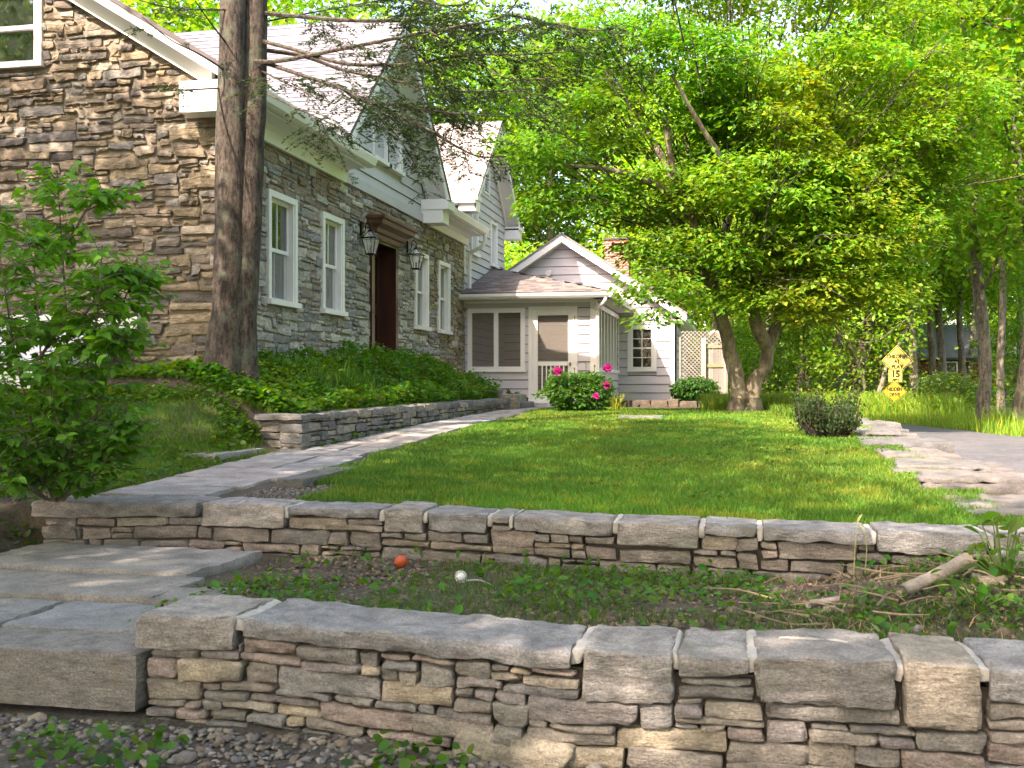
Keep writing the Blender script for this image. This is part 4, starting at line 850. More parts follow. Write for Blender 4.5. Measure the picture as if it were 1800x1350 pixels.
def broad_tree(name, label, cat, H, tr, C, RAD, ncl, per, leaf, col, seed, limbs=7, rad=.9, bark='bark', loc=(0, 0, 0), lean=.6, group=None, hidden=False):
    t = thing(name, label, cat, loc, group); r = np.random.default_rng(seed); mb = MB()
    pts = [(0, 0, -.3), (0, 0, .1)]; x = y = 0
    for z in np.linspace(.12, 1, 6)[0:]: x += r.normal(0, lean*.35); y += r.normal(0, lean*.35); pts.append((x, y, z*H))
    P = smooth_path(pts, 4); rr = np.interp(P[:, 2], [-.3, 0, .6, H*.5, H], [tr*1.4, tr*1.2, tr, tr*.75, tr*.15]); tube(mb, P, rr, 10, wob=.12, seed=seed)
    cl, Q, a = crown_pts(C, RAD, ncl, per, seed, rad=rad)
    sel = cl[r.permutation(len(cl))[:limbs]]
    for c in sel:
        z0 = max(.25*H, min(c[2]-abs(r.normal(1.2, .6)), .9*H)); b = np.array([np.interp(z0, P[:, 2], P[:, i]) for i in range(3)]); mid = (b+c)/2+np.array((0, 0, -.3)); q = smooth_path([b, mid, c], 5)
        tube(mb, q, np.linspace(tr*.35, .02, len(q)), 5)
    mb.build('trunk', M[bark], t, True, local=True)
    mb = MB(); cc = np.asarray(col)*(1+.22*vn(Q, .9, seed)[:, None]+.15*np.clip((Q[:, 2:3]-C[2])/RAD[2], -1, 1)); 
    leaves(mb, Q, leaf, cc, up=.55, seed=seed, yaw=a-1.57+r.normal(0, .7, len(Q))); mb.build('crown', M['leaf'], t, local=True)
    return t

# prototypes of woodland trees
PT = [broad_tree('maple_tree', 'x', 'tree', 15, .185, (0, 0, 10.5), (4.6, 4.6, 5.2), 420, 30, .27, (.17, .33, .028), 31, group='woodland trees'),
      broad_tree('ash_tree', 'x', 'tree', 16, .15, (0, 0, 11), (3.8, 3.8, 5.6), 380, 30, .25, (.15, .29, .028), 32, group='woodland trees'),
      broad_tree('beech_tree', 'x', 'tree', 13, .14, (0, 0, 8), (3.8, 3.8, 5.2), 400, 28, .25, (.22, .37, .03), 33, group='woodland trees'),
      broad_tree('oak_tree', 'x', 'tree', 17, .22, (0, 0, 12), (5, 5, 5), 430, 30, .28, (.11, .24, .025), 34, group='woodland trees'),
      broad_tree('sapling', 'x', 'sapling', 5, .05, (0, 0, 3.0), (1.9, 1.9, 2.4), 150, 26, .17, (.2, .36, .035), 35, limbs=10, rad=.45, group='understory saplings'),
      broad_tree('sapling', 'x', 'sapling', 4, .04, (0, 0, 2.1), (2.1, 2.1, 1.9), 150, 26, .15, (.12, .26, .03), 36, limbs=10, rad=.45, group='understory saplings')]
used = [False]*len(PT)
LK = ['tall spreading maple', 'tall slender ash', 'bright yellow-green beech', 'large dark-trunked oak', 'small pale sapling', 'low bushy sapling']
def put(k, px, D, zb=None, s=1, rz=None, label=None):
    p = W(px, 675, D); p[2] = float(G(p[0], p[1]))-.05 if zb is None else zb; rz = random.uniform(0, 6.28) if rz is None else rz
    if not used[k]: used[k] = True; o = PT[k]; o.location = Vector([float(v) for v in p]); o.rotation_euler = (0, 0, rz); o.scale = (s, s, s)
    else: o = dup(PT[k], p, rz, s)
    o['label'] = label; return o
# seen trunks on the right (label each by what it stands by)
TL = [(0, 1725, 23.2, .78, 'forked grey-barked tree beyond the road bend, right of the sign'), (1, 1786, 22.2, .8, 'straight tree at the right picture edge beyond the road'),
      (1, 1608, 37, .95, 'pale straight tree just behind the yellow signs'), (3, 1462, 43, .8, 'thick straight tree left of the leaning dark trunk'),
      (1, 1484, 47, .9, 'slim pale tree squeezed behind the leaning dark trunk'), (2, 1425, 40, .9, 'slim dark tree above the clipped dark shrub'),
      (2, 1212, 36, .9, 'tree rising behind the lattice fence'), (1, 1760, 34, .8, 'thin whitish tree between the two right-hand trees beyond the road'),
      (0, 1655, 48, .95, 'maple shading the red barn roof'), (2, 1560, 52, 1, 'bright tree far behind the yellow signs'),
      (3, 950, 44, .95, 'tree showing above the cottage roof near its left eave'), (0, 1060, 50, 1.05, 'tree directly behind the brick chimney'),
      (2, 880, 50, 1.0, 'bright tree between the siding wing and the cottage roof'),
      (0, 780, 46, 1.15, 'tree rising behind the steep siding wing'), (2, 640, 44, 1.2, 'tree rising behind the stone house ridge'), (0, 480, 42, 1.2, 'tree over the shingled roof behind the double trunk'),
      (2, 300, 40, 1.2, 'bright tree over the stone gable left of the double trunk'), (1, 130, 40, 1.2, 'tree over the upper gable window'),
      (0, 1350, 55, 1.0, 'maple behind the spreading lawn tree'), (3, 1270, 60, 1.1, 'dark oak far behind the wooden gate'), (2, 1500, 62, 1.1, 'yellow-green tree deep in the wood behind the shrub'),
      (0, 1850, 30, 1, 'maple leaning in from the right edge'), (1, 1700, 62, 1.1, 'tall ash behind the barn'), (2, 1800, 50, 1.1, 'bright beech deep behind the right-edge tree')]
for k_, px, D, s, lab in TL: put(k_, px, D, s=s, label=lab)
ORD = ['first', 'second', 'third', 'fourth', 'fifth', 'sixth', 'seventh', 'eighth', 'ninth', 'tenth']
for i, (px, D) in enumerate(((1338, 48), (1372, 58), (1402, 52), (1442, 60), (1512, 55), (1545, 45), (1590, 58), (1640, 42), (1700, 44), (1768, 40))):
    put(1, px, D, s=random.uniform(.8, 1.0), label='slim-trunked woodland tree, %s from the left beyond the lawn tree' % ORD[i])
for i in range(15):
    px = 1180+i*47+random.uniform(-18, 18); D = random.uniform(36, 62)
    if 1590 < px < 1715: D = 66
    k_ = 4 if random.random() < .65 else 5
    near = 'behind the wooden gate' if px < 1300 else 'between the lawn tree and the leaning trunk' if px < 1480 else 'near the yellow signs' if px < 1620 else 'in front of the red barn' if px < 1720 else 'beyond the road at the right edge'
    put(k_, px, D, s=random.uniform(.75, 1.25), label=('pale ' if k_ == 4 else 'deep green ')+'understory sapling '+near)
for i, (px, D) in enumerate(((860, 36), (930, 38), (1120, 37), (1010, 40), (700, 38))): put(4, px, D, s=1.1, label='understory sapling glimpsed over the cottage roof')
# off-picture neighbours: they fill the window reflections and shade the yard
SH = [(2, (9, 16), .85), (0, (11, 9), .8), (2, (10, 3), .8), (0, (-8.5, -4.5), .82), (3, (-5.0, -6.0), .78), (1, (3.5, -7), .8), (0, (-12.5, 3.5), .75), (3, (-10.5, 5.2), .62), (0, (-6.5, 1.0), .8), (3, (7, 2), .8), (0, (-21, -4), 1.1), (1, (-28, -10), 1.2), (2, (-15, -24), 1.3), (0, (-5, -30), 1.3), (3, (4, -28), 1.2), (2, (13, -22), 1.2), (1, (20, -12), 1.2), (0, (19, 6), 1.1), (5, (-9, -18), 1.4), (4, (2, -19), 1.4), (5, (10, -15), 1.4), (5, (-17, -14), 1.4)]
for k_, (x, y), s in SH:
    o = dup(PT[k_], (x, y, float(G(x, y))-.1), random.uniform(0, 6.28), s, 'tall shade tree outside the picture around the yard', 'shade trees around the yard')
    o['category'] = 'tree' if k_ < 4 else 'sapling'

# leaning dark trunk and thin leaning dead trunks
def lean_tree(px0, py0, px1, py1, D, r0, r1, label, col='bark'):
    a, b = W(px0, py0, D), W(px1, py1, D+1); t = thing('leaning_tree', label, 'tree', a); mb = MB()
    P = smooth_path([a-np.array((0, 0, .3)), a+(b-a)*.3+np.array((.05, 0, 0)), a+(b-a)*.65-np.array((.08, 0, 0)), b, b+(b-a)*.8], 6); tube(mb, P, np.linspace(r0, r1, len(P)), 9, wob=.1)
    mb.build('trunk', M[col], t, True); return t
t = lean_tree(1492, 715, 1535, 545, 38, .30, .16, 'thick dark trunk leaning right behind the clipped shrub', 'hembark')
q = W(1560, 470, 38); cl, Q, a = crown_pts(q+np.array((0, 0, 3)), (2.6, 2.6, 2.6), 130, 28, 77, rad=.8); mb = MB(); leaves(mb, Q, .22, np.array((.12, .21, .02)), seed=8, yaw=a-1.57); mb.build('crown', M['leaf'], t)
lean_tree(1530, 712, 1583, 600, 36, .09, .05, 'thin bare grey trunk leaning behind the yellow signs')

# main spreading tree ------------------------------------------------------
mt = thing('magnolia_tree', 'spreading twin-stemmed tree with dense crown at the end of the lawn', 'tree', W(1310, 736, 19))
mb = MB()
def limb(pts, r0, r1, n=10, k=6, wob=.12):
    P = smooth_path([W(*p) for p in pts], k); tube(mb, P, np.linspace(r0, r1, len(P)), n, wob=wob, seed=len(pts)); return P
limb([(1296, 745, 19), (1298, 715, 19), (1298, 680, 19), (1285, 625, 19), (1277, 585, 18.9), (1262, 540, 18.8), (1240, 470, 18.6), (1215, 380, 18.3), (1188, 320, 18), (1170, 220, 17.7)], .17, .05, 14)
limb([(1322, 745, 18.95), (1322, 715, 18.95), (1326, 672, 18.95), (1345, 645, 18.9), (1352, 605, 18.9), (1368, 560, 18.9), (1378, 490, 19), (1400, 420, 19.3), (1440, 330, 19.6), (1480, 220, 20)], .15, .045, 14)
tube(mb, [W(1296, 746, 19), W(1293, 732, 18.97), W(1299, 700, 18.97)], [.26, .2, .155], 12, wob=.2); tube(mb, [W(1318, 746, 18.95), W(1322, 730, 18.9), W(1322, 700, 18.92)], [.24, .19, .145], 12, wob=.2)
limb([(1350, 612, 18.9), (1330, 570, 18.7), (1322, 530, 18.6), (1330, 460, 18.3), (1345, 380, 18), (1350, 260, 17.5)], .13, .04)
limb([(1250, 500, 18.7), (1205, 480, 18.2), (1160, 500, 17.6), (1120, 520, 17.2)], .08, .02)
limb([(1215, 380, 18.3), (1160, 330, 18), (1080, 300, 17.6), (990, 290, 17.3)], .09, .02)
limb([(1378, 490, 19), (1450, 440, 19.3), (1540, 420, 19.4), (1630, 400, 19.2)], .1, .02)
limb([(1400, 420, 19.3), (1500, 360, 19), (1620, 300, 18.8)], .09, .02); limb([(1188, 320, 18), (1120, 200, 18.4), (1060, 120, 18.6)], .07, .02)
limb([(1270, 560, 18.9), (1255, 470, 19.6), (1290, 350, 20.5), (1290, 200, 21.3)], .1, .03); limb([(1345, 380, 18), (1250, 250, 17.2), (1180, 130, 16.6)], .07, .02)
mb.build('trunk', M['magbark'], mt, True)
def spray_crown(mb, blobs, leaf, col, seed, T=LEAF4, per=34, rad=.42):
    r = np.random.default_rng(seed)
    for (px, py, D, rx, ry, n) in blobs:
        c = W(px, py, D); s = D/FP; d = r.normal(0, 1, (n, 3)); d /= np.linalg.norm(d, axis=1)[:, None]; d *= r.uniform(.25, 1, (n, 1))**.5
        P = c+d*np.array((rx*s, rx*s*.9, ry*s)); Q = np.repeat(P, per, 0); a = r.uniform(0, 6.28, len(Q)); rr = rad*np.sqrt(r.uniform(.02, 1, len(Q)))
        Q = Q+np.stack([np.cos(a)*rr, np.sin(a)*rr, r.normal(0, .05, len(Q))-.45*rr*rr/rad], -1)
        k = 1+.28*vn(Q, 1.1, seed)[:, None]; k = k*np.stack([1+.4*vn(Q, .6, seed+2), 1+0*Q[:, 0], 1+0*Q[:, 0]], -1); leaves(mb, Q, leaf, np.asarray(col)*k, T, up=.72, seed=seed+n+int(px), yaw=a-1.57+r.normal(0, .5, len(Q)), droop=.35)
BL = [(960, 250, 17.6, 80, 50, 22), (1010, 340, 17.6, 70, 40, 18), (1060, 200, 18, 110, 70, 34), (1100, 90, 18.5, 140, 80, 44), (1000, 130, 19, 110, 70, 26), (1180, 0, 19, 160, 80, 44), (1350, -40, 19, 190, 90, 50), (1520, 0, 19, 170, 90, 48),
      (1170, 420, 18, 80, 40, 22), (1150, 490, 17.4, 45, 26, 9), (1140, 330, 18.4, 100, 50, 26), (1280, 300, 17.6, 130, 60, 44), (1420, 330, 17.6, 140, 60, 46), (1330, 190, 18, 160, 70, 50), (1540, 230, 18.6, 150, 80, 50),
      (1640, 150, 19, 120, 90, 38), (1320, 430, 17.8, 100, 45, 32), (1400, 500, 17.8, 80, 34, 24), (1440, 420, 18, 120, 50, 38), (1540, 400, 18.3, 110, 50, 34), (1500, 500, 18.2, 90, 34, 26), (1590, 340, 18.8, 100, 60, 30),
      (1590, 490, 18.6, 45, 30, 10), (1640, 300, 19.5, 60, 50, 14), (1230, 100, 17.5, 130, 70, 38), (1450, 110, 18, 150, 70, 44), (1290, 510, 18, 50, 26, 10), (1350, 300, 21, 260, 200, 50), (1350, 262, 17.9, 120, 40, 26), (1490, 290, 18.2, 110, 40, 26), (1600, 240, 18.8, 70, 50, 18), (1230, 215, 18.2, 80, 50, 22), (1690, 230, 19.6, 60, 60, 14), (1240, 360, 19.5, 80, 50, 16), (1165, 545, 17, 22, 12, 2), (1430, 545, 18.1, 60, 14, 6)]
tw_ = MB(); r = np.random.default_rng(61)
for (px, py, D, rx, ry, n) in BL:
    c0 = W(px, py, D); s_ = D/FP; core = W(1290, 480, 18.9)
    for k in range(n//2):
        e = c0+r.normal(0, .55, 3)*np.array((rx*s_, rx*s_*.9, ry*s_)); d = core-e; d /= np.linalg.norm(d); b = e+d*r.uniform(.5, 1.5); m_ = (b+e)/2+r.normal(0, .08, 3)
        P = smooth_path([b, m_, e], 4); tube(tw_, P, np.linspace(.016, .004, len(P)), 4)
        q = e+r.normal(0, .35, 3); tube(tw_, smooth_path([m_, (m_+q)/2+r.normal(0, .05, 3), q], 3), .006, 4)
tw_.build('twigs', M['hembark'], mt)
mb = MB(); spray_crown(mb, BL, .115, MG, 50, LEAF4, 88, .46); mb.build('crown', M['leaf'], mt)

# hemlock with double trunk --------------------------------------------------
HD = 11.9
hk = thing('hemlock_tree', 'tall double-trunked hemlock in front of the stone gable corner', 'tree', W(405, 655, HD))
mb = MB()
def tr(pts, rads, wob=.07):
    P = smooth_path([W(*p) for p in pts], 8); tube(mb, P, np.interp(np.linspace(0, 1, len(P)), np.linspace(0, 1, len(rads)), rads), 18, wob=wob, seed=3)
tr([(385, 690, HD), (392, 645, HD), (400, 560, HD), (403, 450, HD), (405, 300, HD), (408, 100, HD), (411, -60, HD), (420, -600, HD), (430, -1300, HD)], [.28, .23, .185, .17, .165, .15, .14, .12, .1])
tr([(425, 690, HD+.1), (422, 645, HD+.1), (424, 560, HD+.1), (430, 450, HD+.1), (437, 300, HD+.1), (446, 100, HD+.15), (450, -60, HD+.15), (460, -600, HD+.3), (480, -1200, HD+.3)], [.25, .2, .175, .17, .165, .15, .135, .11, .08])
mb.build('trunk', M['hembark'], hk, True)
HB = [[(450, 108, 11.9), (493, 107, 11.6), (600, 86, 11.2), (692, 68, 10.9), (755, 55, 10.7), (805, 46, 10.6), (889, 25, 10.4), (930, -40, 10.2)],
      [(463, 23, 12), (600, 35, 11.8), (705, 37, 11.7), (767, 43, 11.6), (822, 50, 11.5), (905, 50, 11.4), (1000, 40, 11.3)],
      [(889, 25, 10.4), (989, 46, 10.2), (1058, 53, 10.1), (1100, 40, 10)],
      [(460, 72, 12), (520, 88, 11.6), (600, 111, 11.2), (669, 114, 11), (739, 112, 10.8), (772, 103, 10.7), (839, 96, 10.6), (920, 96, 10.4), (1010, 90, 10.3)],
      [(440, 85, 12), (530, 98, 12.2), (600, 122, 12.2), (683, 140, 12.2), (755, 153, 12.2), (808, 161, 12.2), (905, 160, 12.2), (980, 175, 12.2)],
      [(465, 110, 11.9), (533, 133, 11.3), (600, 155, 10.8), (644, 178, 10.5), (697, 185, 10.3), (739, 192, 10.2), (850, 203, 10), (961, 203, 9.8)],
      [(644, 178, 10.5), (722, 214, 10.3), (767, 236, 10.2), (800, 256, 10.1), (842, 275, 10), (890, 275, 9.9)],
      [(860, -20, 11), (800, 10, 10.8), (700, -10, 10.8), (600, -60, 11)], [(455, 40, 12.1), (560, 20, 12.6), (700, -5, 13), (850, -30, 13.4)],
      [(405, 17, 11.8), (310, 15, 11.4), (233, -3, 11)], [(398, 76, 11.8), (370, 40, 11.5), (342, 0, 11.3)], [(398, 125, 11.8), (350, 95, 11.5), (300, 70, 11.3), (250, 30, 11.1)],
      [(385, 155, 11.8), (330, 158, 11.3), (290, 160, 11)], [(455, 122, 12), (500, 145, 11.6), (550, 168, 11.3)], [(470, 165, 12), (520, 190, 11.4), (560, 210, 11.2), (580, 245, 11.1)],
      [(455, -60, 12), (600, -90, 11), (800, -110, 10.4), (950, -90, 10)], [(700, 68, 10.9), (760, 120, 10.7), (800, 190, 10.6), (790, 250, 10.5)], [(755, 55, 10.7), (840, 110, 10.4), (900, 140, 10.2), (985, 135, 10.1)], [(600, 155, 10.8), (690, 230, 10.6), (730, 290, 10.6)]]
mb = MB(); nb_ = MB(); r = np.random.default_rng(5)
def twig(a, d, L, rad, lvl):
    d = d/np.linalg.norm(d); b = a+d*L*.5+np.array((0, 0, .02*L)); e = a+d*L+np.array((0, 0, -.14*L)); P = smooth_path([a, b, e], 4); tube(mb, P, np.linspace(rad, rad*.3, len(P)), 4)
    if lvl == 0:
        for k in range(int(L*11)):
            s = r.uniform(.15, 1); p = P[int(s*(len(P)-1))]; sd = np.cross(d, (0, 0, 1.))*r.choice([-1, 1])+d*r.uniform(.2, .9)+np.array((0, 0, r.normal(-.1, .18)))
            twig(p, sd, L*r.uniform(.2, .5), rad*.45, 1)
    if L > .12:
        n = int(L*(120 if lvl else 60)); s = r.uniform(.25, 1, n); Q = a+d*(L*s)[:, None]+np.stack([0*s, 0*s, -.14*L*s*s], -1)
        side = r.choice([-1, 1], n); ang = math.atan2(d[1], d[0])-1.57+side*r.uniform(.6, 1.2, n)
        M_ = rot(ang, r.normal(-.1, .25, n), r.normal(0, .4, n)); scatter(nb_, LEAF4, Q, M_, np.stack([r.uniform(.02, .032, n), r.uniform(.03, .055, n), np.full(n, .02)], -1), np.clip(np.array((.07, .125, .045))*(1+.3*r.normal(0, 1, (n, 1))), .01, 1))
for bi, b in enumerate(HB):
    P = smooth_path([W(*p) for p in b], 6); r0 = .026 if len(b) > 5 else .012; tube(mb, P, np.linspace(r0, .005, len(P)), 6)
    tot = np.linalg.norm(np.diff(P, axis=0), axis=1).sum(); T_ = np.gradient(P, axis=0)
    if b[0][0] < 420 and bi < 13: dens = 2.5
    else: dens = 11
    for k in range(int(tot*dens)):
        s = r.uniform(.28, 1) if b[0][0] < 500 else r.uniform(.05, 1); i = int(s*(len(P)-1)); d = T_[i]/np.linalg.norm(T_[i]); sd = np.cross(d, (0, 0, 1.))*r.choice([-1, 1])*r.uniform(.5, 1.2)+d*.6+np.array((0, 0, r.normal(-.15, .3)))
        twig(P[i], sd, r.uniform(.25, .85)*(1.15-.5*s), .004, 0)
mb.build('branches', M['hembark'], hk)
# high crown out of the picture, it shades the yard
cl, Q, a = crown_pts(W(440, -1000, 12), (2.8, 2.8, 4), 160, 60, 91, rad=.8); leaves(nb_, Q, .07, np.array((.05, .09, .035)), seed=4, yaw=a)
nb_.build('needles', M['needle'], hk)

# left shrub near the camera ---------------------------------------------------
ls = thing('lilac_shrub', 'leafy green shrub at the left edge in front of the stone gable', 'shrub', W(90, 850, 7.4))
mb = MB(); lb = MB(); r = np.random.default_rng(12)
stems = [[(100, 880, 7.2), (112, 760, 7.1), (118, 600, 7.0), (110, 450, 6.9), (100, 300, 6.8)], [(90, 880, 7.2), (60, 760, 7), (30, 640, 6.8), (10, 520, 6.7), (-10, 380, 6.6)], [(105, 880, 7.3), (150, 780, 7.3), (190, 660, 7.2), (215, 540, 7.1), (240, 480, 7.0)],
         [(95, 880, 7.2), (80, 740, 7.4), (70, 600, 7.5), (60, 470, 7.6), (40, 400, 7.6)], [(80, 880, 7.0), (20, 800, 6.8), (-40, 700, 6.6)], [(110, 880, 7.2), (170, 820, 7.0), (215, 760, 6.9), (225, 700, 6.9)], [(100, 880, 7.2), (140, 700, 6.8), (170, 560, 6.6), (180, 430, 6.5)],
         [(85, 880, 7.3), (30, 740, 7.4), (-20, 560, 7.4), (-30, 400, 7.3)], [(100, 880, 7.1), (60, 820, 6.7), (40, 760, 6.5)], [(118, 600, 7.0), (180, 510, 6.9), (228, 470, 6.9), (255, 535, 6.9)], [(110, 450, 6.9), (160, 360, 6.8), (230, 335, 6.8)], [(100, 880, 7.1), (150, 850, 6.9), (190, 800, 6.8), (200, 740, 6.8)], [(90, 880, 7), (40, 850, 6.7), (0, 800, 6.5), (-20, 740, 6.5)], [(105, 870, 7.2), (120, 800, 6.8), (90, 700, 6.6), (100, 620, 6.5)], [(60, 640, 7), (130, 560, 6.8), (190, 610, 6.7), (250, 560, 6.7)]]
for s_ in stems:
    P = smooth_path([W(*p) for p in s_], 6); tube(mb, P, np.linspace(.012, .003, len(P)), 5)
    T_ = np.gradient(P, axis=0); tot = np.linalg.norm(np.diff(P, axis=0), axis=1).sum()
    for k in range(int(tot*34)):
        i = int(r.uniform(.2, 1)*(len(P)-1)); p = P[i]; d = np.append(r.normal(0, 1, 2), r.uniform(-.1, .5)); d /= np.linalg.norm(d); L = r.uniform(.1, .3)
        e = p+d*L; q = smooth_path([p, (p+e)/2+np.array((0, 0, .02)), e], 3); tube(mb, q, np.linspace(.004, .0015, len(q)), 4)
        n = 8; s2 = np.linspace(.2, 1, n); Q = p+d*(L*s2)[:, None]; ang = math.atan2(d[1], d[0])-1.57+np.where(np.arange(n) % 2 == 0, 1, -1)*r.uniform(.5, 1.1, n)
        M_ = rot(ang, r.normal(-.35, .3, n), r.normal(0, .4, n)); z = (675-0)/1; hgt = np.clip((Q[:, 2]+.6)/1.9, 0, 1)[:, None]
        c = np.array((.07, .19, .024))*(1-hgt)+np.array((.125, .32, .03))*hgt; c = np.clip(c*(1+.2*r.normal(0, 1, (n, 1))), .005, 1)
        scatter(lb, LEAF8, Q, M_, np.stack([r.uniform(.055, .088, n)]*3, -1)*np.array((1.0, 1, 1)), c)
mb.build('stems', M['bark'], ls); lb.build('foliage', M['leaf'], ls)

# peony bush with pink flowers ------------------------------------------------
pb = thing('peony_bush', 'round peony bush with pink flowers in front of the screen door', 'bush', W(1012, 728, 19.4)); C_ = W(1012, 688, 19.4)
r = np.random.default_rng(3); n = 3000; d = r.normal(0, 1, (n, 3)); d /= np.linalg.norm(d, axis=1)[:, None]; Q = C_+d*(r.uniform(.3, 1, (n, 1))**.45)*np.array((.60, .55, .40))*(1+.35*vn(d, 2.4)[:, None]); Q = Q[Q[:, 2] > C_[2]-.38]
lb = MB(); a = np.arctan2(Q[:, 1]-C_[1], Q[:, 0]-C_[0])-1.57+r.normal(0, .6, len(Q)); leaves(lb, Q, .10, np.array((.065, .17, .028)), LEAF4, .55, 4, .2, yaw=a); lb.build('foliage', M['leaf'], pb)
mb = MB()
for k in range(26): a = r.uniform(0, 6.28); e = C_+np.array((math.cos(a)*r.uniform(.1, .5), math.sin(a)*r.uniform(.1, .4), r.uniform(-.1, .3))); b = C_+np.array((math.cos(a)*.12, math.sin(a)*.12, -.45)); tube(mb, smooth_path([b, (b+e)/2+np.array((0, 0, .06)), e], 3), .007, 4, (.08, .12, .03))
mb.build('stems', M['stain'], pb)
for px, py, s in ((980, 653, .085), (1068, 648, .095), (1067, 677, .07), (1048, 697, .065)):
    c = W(px, py, 18.85); mb = MB(); n = 46; d = r.normal(0, 1, (n, 3)); d[:, 2] = d[:, 2]+.35; d /= np.linalg.norm(d, axis=1)[:, None]
    yaw = np.arctan2(d[:, 1], d[:, 0])-1.57; M_ = rot(yaw, np.arcsin(np.clip(d[:, 2], -1, 1))*1.0, r.normal(0, .4, n)); cc = np.array((.62, .05, .33))*(1+.3*r.normal(0, 1, (n, 1))); scatter(mb, ROUND, np.repeat(c[None], n, 0)+d*.01, M_, s*r.uniform(.5, 1.1, n), np.clip(cc, .02, .9)); mb.build('flower', M['petal'], pb)
for px, py in ((1030, 641), (1045, 645), (1010, 650)):
    mb = MB(); c = W(px, py, 18.9); tube(mb, [c-np.array((0, 0, .1)), c], .006, 4, (.07, .12, .03)); tube(mb, [c, c+np.array((0, 0, .02)), c+np.array((0, 0, .045))], [.012, .02, .006], 6, (.12, .13, .04)); mb.build('bud', M['stain'], pb)
# yellow daylily clump right of it
dl = thing('daylily_clump', 'yellow-green strappy leaves right of the pink-flowered bush', 'plant', W(1085, 722, 20.6)); mb = MB()
def straps(mb, c, n, L, w, col, seed, spread=1.0):
    r = np.random.default_rng(seed)
    for k in range(n):
        a = r.uniform(0, 6.28); l = L*r.uniform(.6, 1.1); h = l*r.uniform(.5, .95); o = l*spread*r.uniform(.2, .8); d = np.array((math.cos(a), math.sin(a), 0)); s = np.array((-d[1], d[0], 0))*w
        b = c+np.append(r.normal(0, .06, 2), 0); t = np.linspace(0, 1, 6); P = b+d*(o*t**1.6)[:, None]+np.stack([0*t, 0*t, h*(t*1.25-.35*t**3)], -1); ww = (1-t**3)[:, None]*s+.0006
        V = np.stack([P-ww, P+ww], 1).reshape(-1, 3); mb.add(V, np.array([(2*i, 2*i+1, 2*i+3, 2*i+2) for i in range(5)]), np.clip(np.array(col)*r.uniform(.75, 1.25), 0, 1))
straps(mb, W(1085, 722, 20.6), 60, .55, .008, (.3, .34, .04), 3, 1.2); mb.build('blades', M['grass'], dl)
# ferny bush by the lattice
fb_ = thing('fern_bush', 'feathery green bush at the foot of the lattice', 'bush', W(1222, 705, 26.5)); C_ = W(1222, 685, 26.5); r = np.random.default_rng(9); n = 2600
d = r.normal(0, 1, (n, 3)); d /= np.linalg.norm(d, axis=1)[:, None]; Q = C_+d*r.uniform(.2, 1, (n, 1))**.5*np.array((.58, .45, .33)); mb = MB(); leaves(mb, Q, .1, np.array((.045, .13, .02)), up=.6, seed=3, yaw=np.arctan2(d[:, 1], d[:, 0])-1.57, droop=.5); mb.build('foliage', M['leaf'], fb_)
# dark shrub by the road: bare stems fanning up, small leaves on top
ds = thing('yew_shrub', 'dark bare-stemmed shrub flaring upwards at the lawn corner by the road', 'shrub', W(1452, 770, 12.4)); mb = MB(); lb = MB(); r = np.random.default_rng(14); base = W(1452, 772, 12.4); base[2] = float(G(base[0], base[1]))
for k in range(150):
    a = r.uniform(0, 6.28); o = r.uniform(.03, .36)**.9; h = (r.uniform(.24, .46)-.1*o)*(1+.22*math.sin(2*a+1)+.15*math.sin(5*a)); e = base+np.array((math.cos(a)*o, math.sin(a)*o*.85, h)); b = base+np.array((math.cos(a)*.2*o/.5, math.sin(a)*.2*o/.5, 0)); P = smooth_path([b, b*.45+e*.55+np.array((math.cos(a)*.05, math.sin(a)*.05, -.03)), e], 4)
    tube(mb, P, np.linspace(.009, .003, len(P)), 4); n = 26; s = r.uniform(.45, 1, n)**.8; Q = np.stack([np.interp(s, np.linspace(0, 1, len(P)), P[:, i]) for i in range(3)], -1)+r.normal(0, .03, (n, 3))
    leaves(lb, Q, .042, np.array((.045, .085, .025)), seed=k, up=.2, droop=-.6)
mb.build('stems', M['hembark'], ds); lb.build('foliage', M['leaf'], ds)

# ---------------------------------------------------------------- lawn, ground cover, undergrowth
def pts_in(x0, x1, y0, y1, n, seed, ok=None):
    r = np.random.default_rng(seed); x, y = r.uniform(x0, x1, n), r.uniform(y0, y1, n)
    if ok is not None: k = ok(x, y); x, y = x[k], y[k]
    return np.stack([x, y, G(x, y)], -1)
LC = np.array((.10, .235, .027))
mb = MB()
for (y0, y1, n, h, w) in ((6.4, 8.2, 60000, .045, .0055), (8.2, 11, 60000, .042, .007), (11, 15, 52000, .042, .01), (15, 22, 50000, .045, .014)):
    P = pts_in(-3.7, 1.9, y0, y1, n, int(y0*10), in_lawn); v = vn(P, 1.1, 3); h_ = h*(1+.35*vn(P, .9, 6)); v2 = vn(P, 4, 8)
    c = LC*(1+.3*v+.2*v2+.15*vn(P, .5, 14))[:, None]*np.stack([1+.8*np.clip(v2, 0, 1)+.5*np.clip(vn(P, .8, 13), 0, 1), 1+0*v, 1+0*v], -1); blades(mb, P, h_, w, c, .6, 5)
    k = vn(P, 2.3, 12) > .35; Q = P[k][::9]; Q[:, 2] += .025; leaves(mb, Q, .028, np.array((.07, .16, .03)), ROUND, .6, 6)
e = pts_in(-3.7, 1.9, 6.3, 22, 9000, 5, lambda x, y: in_lawn(x, y) & ~in_lawn(x+.1, y+.0) | (in_lawn(x, y) & ~in_lawn(x, y-.12)) | (in_lawn(x, y) & ~in_lawn(x-.1, y))); blades(mb, e, .075, .006, LC*1.1, .7, 9)
tag(mb.build('lawn_grass', M['grass']), 'short mown green grass covering the lawn', 'grass', kind='stuff')
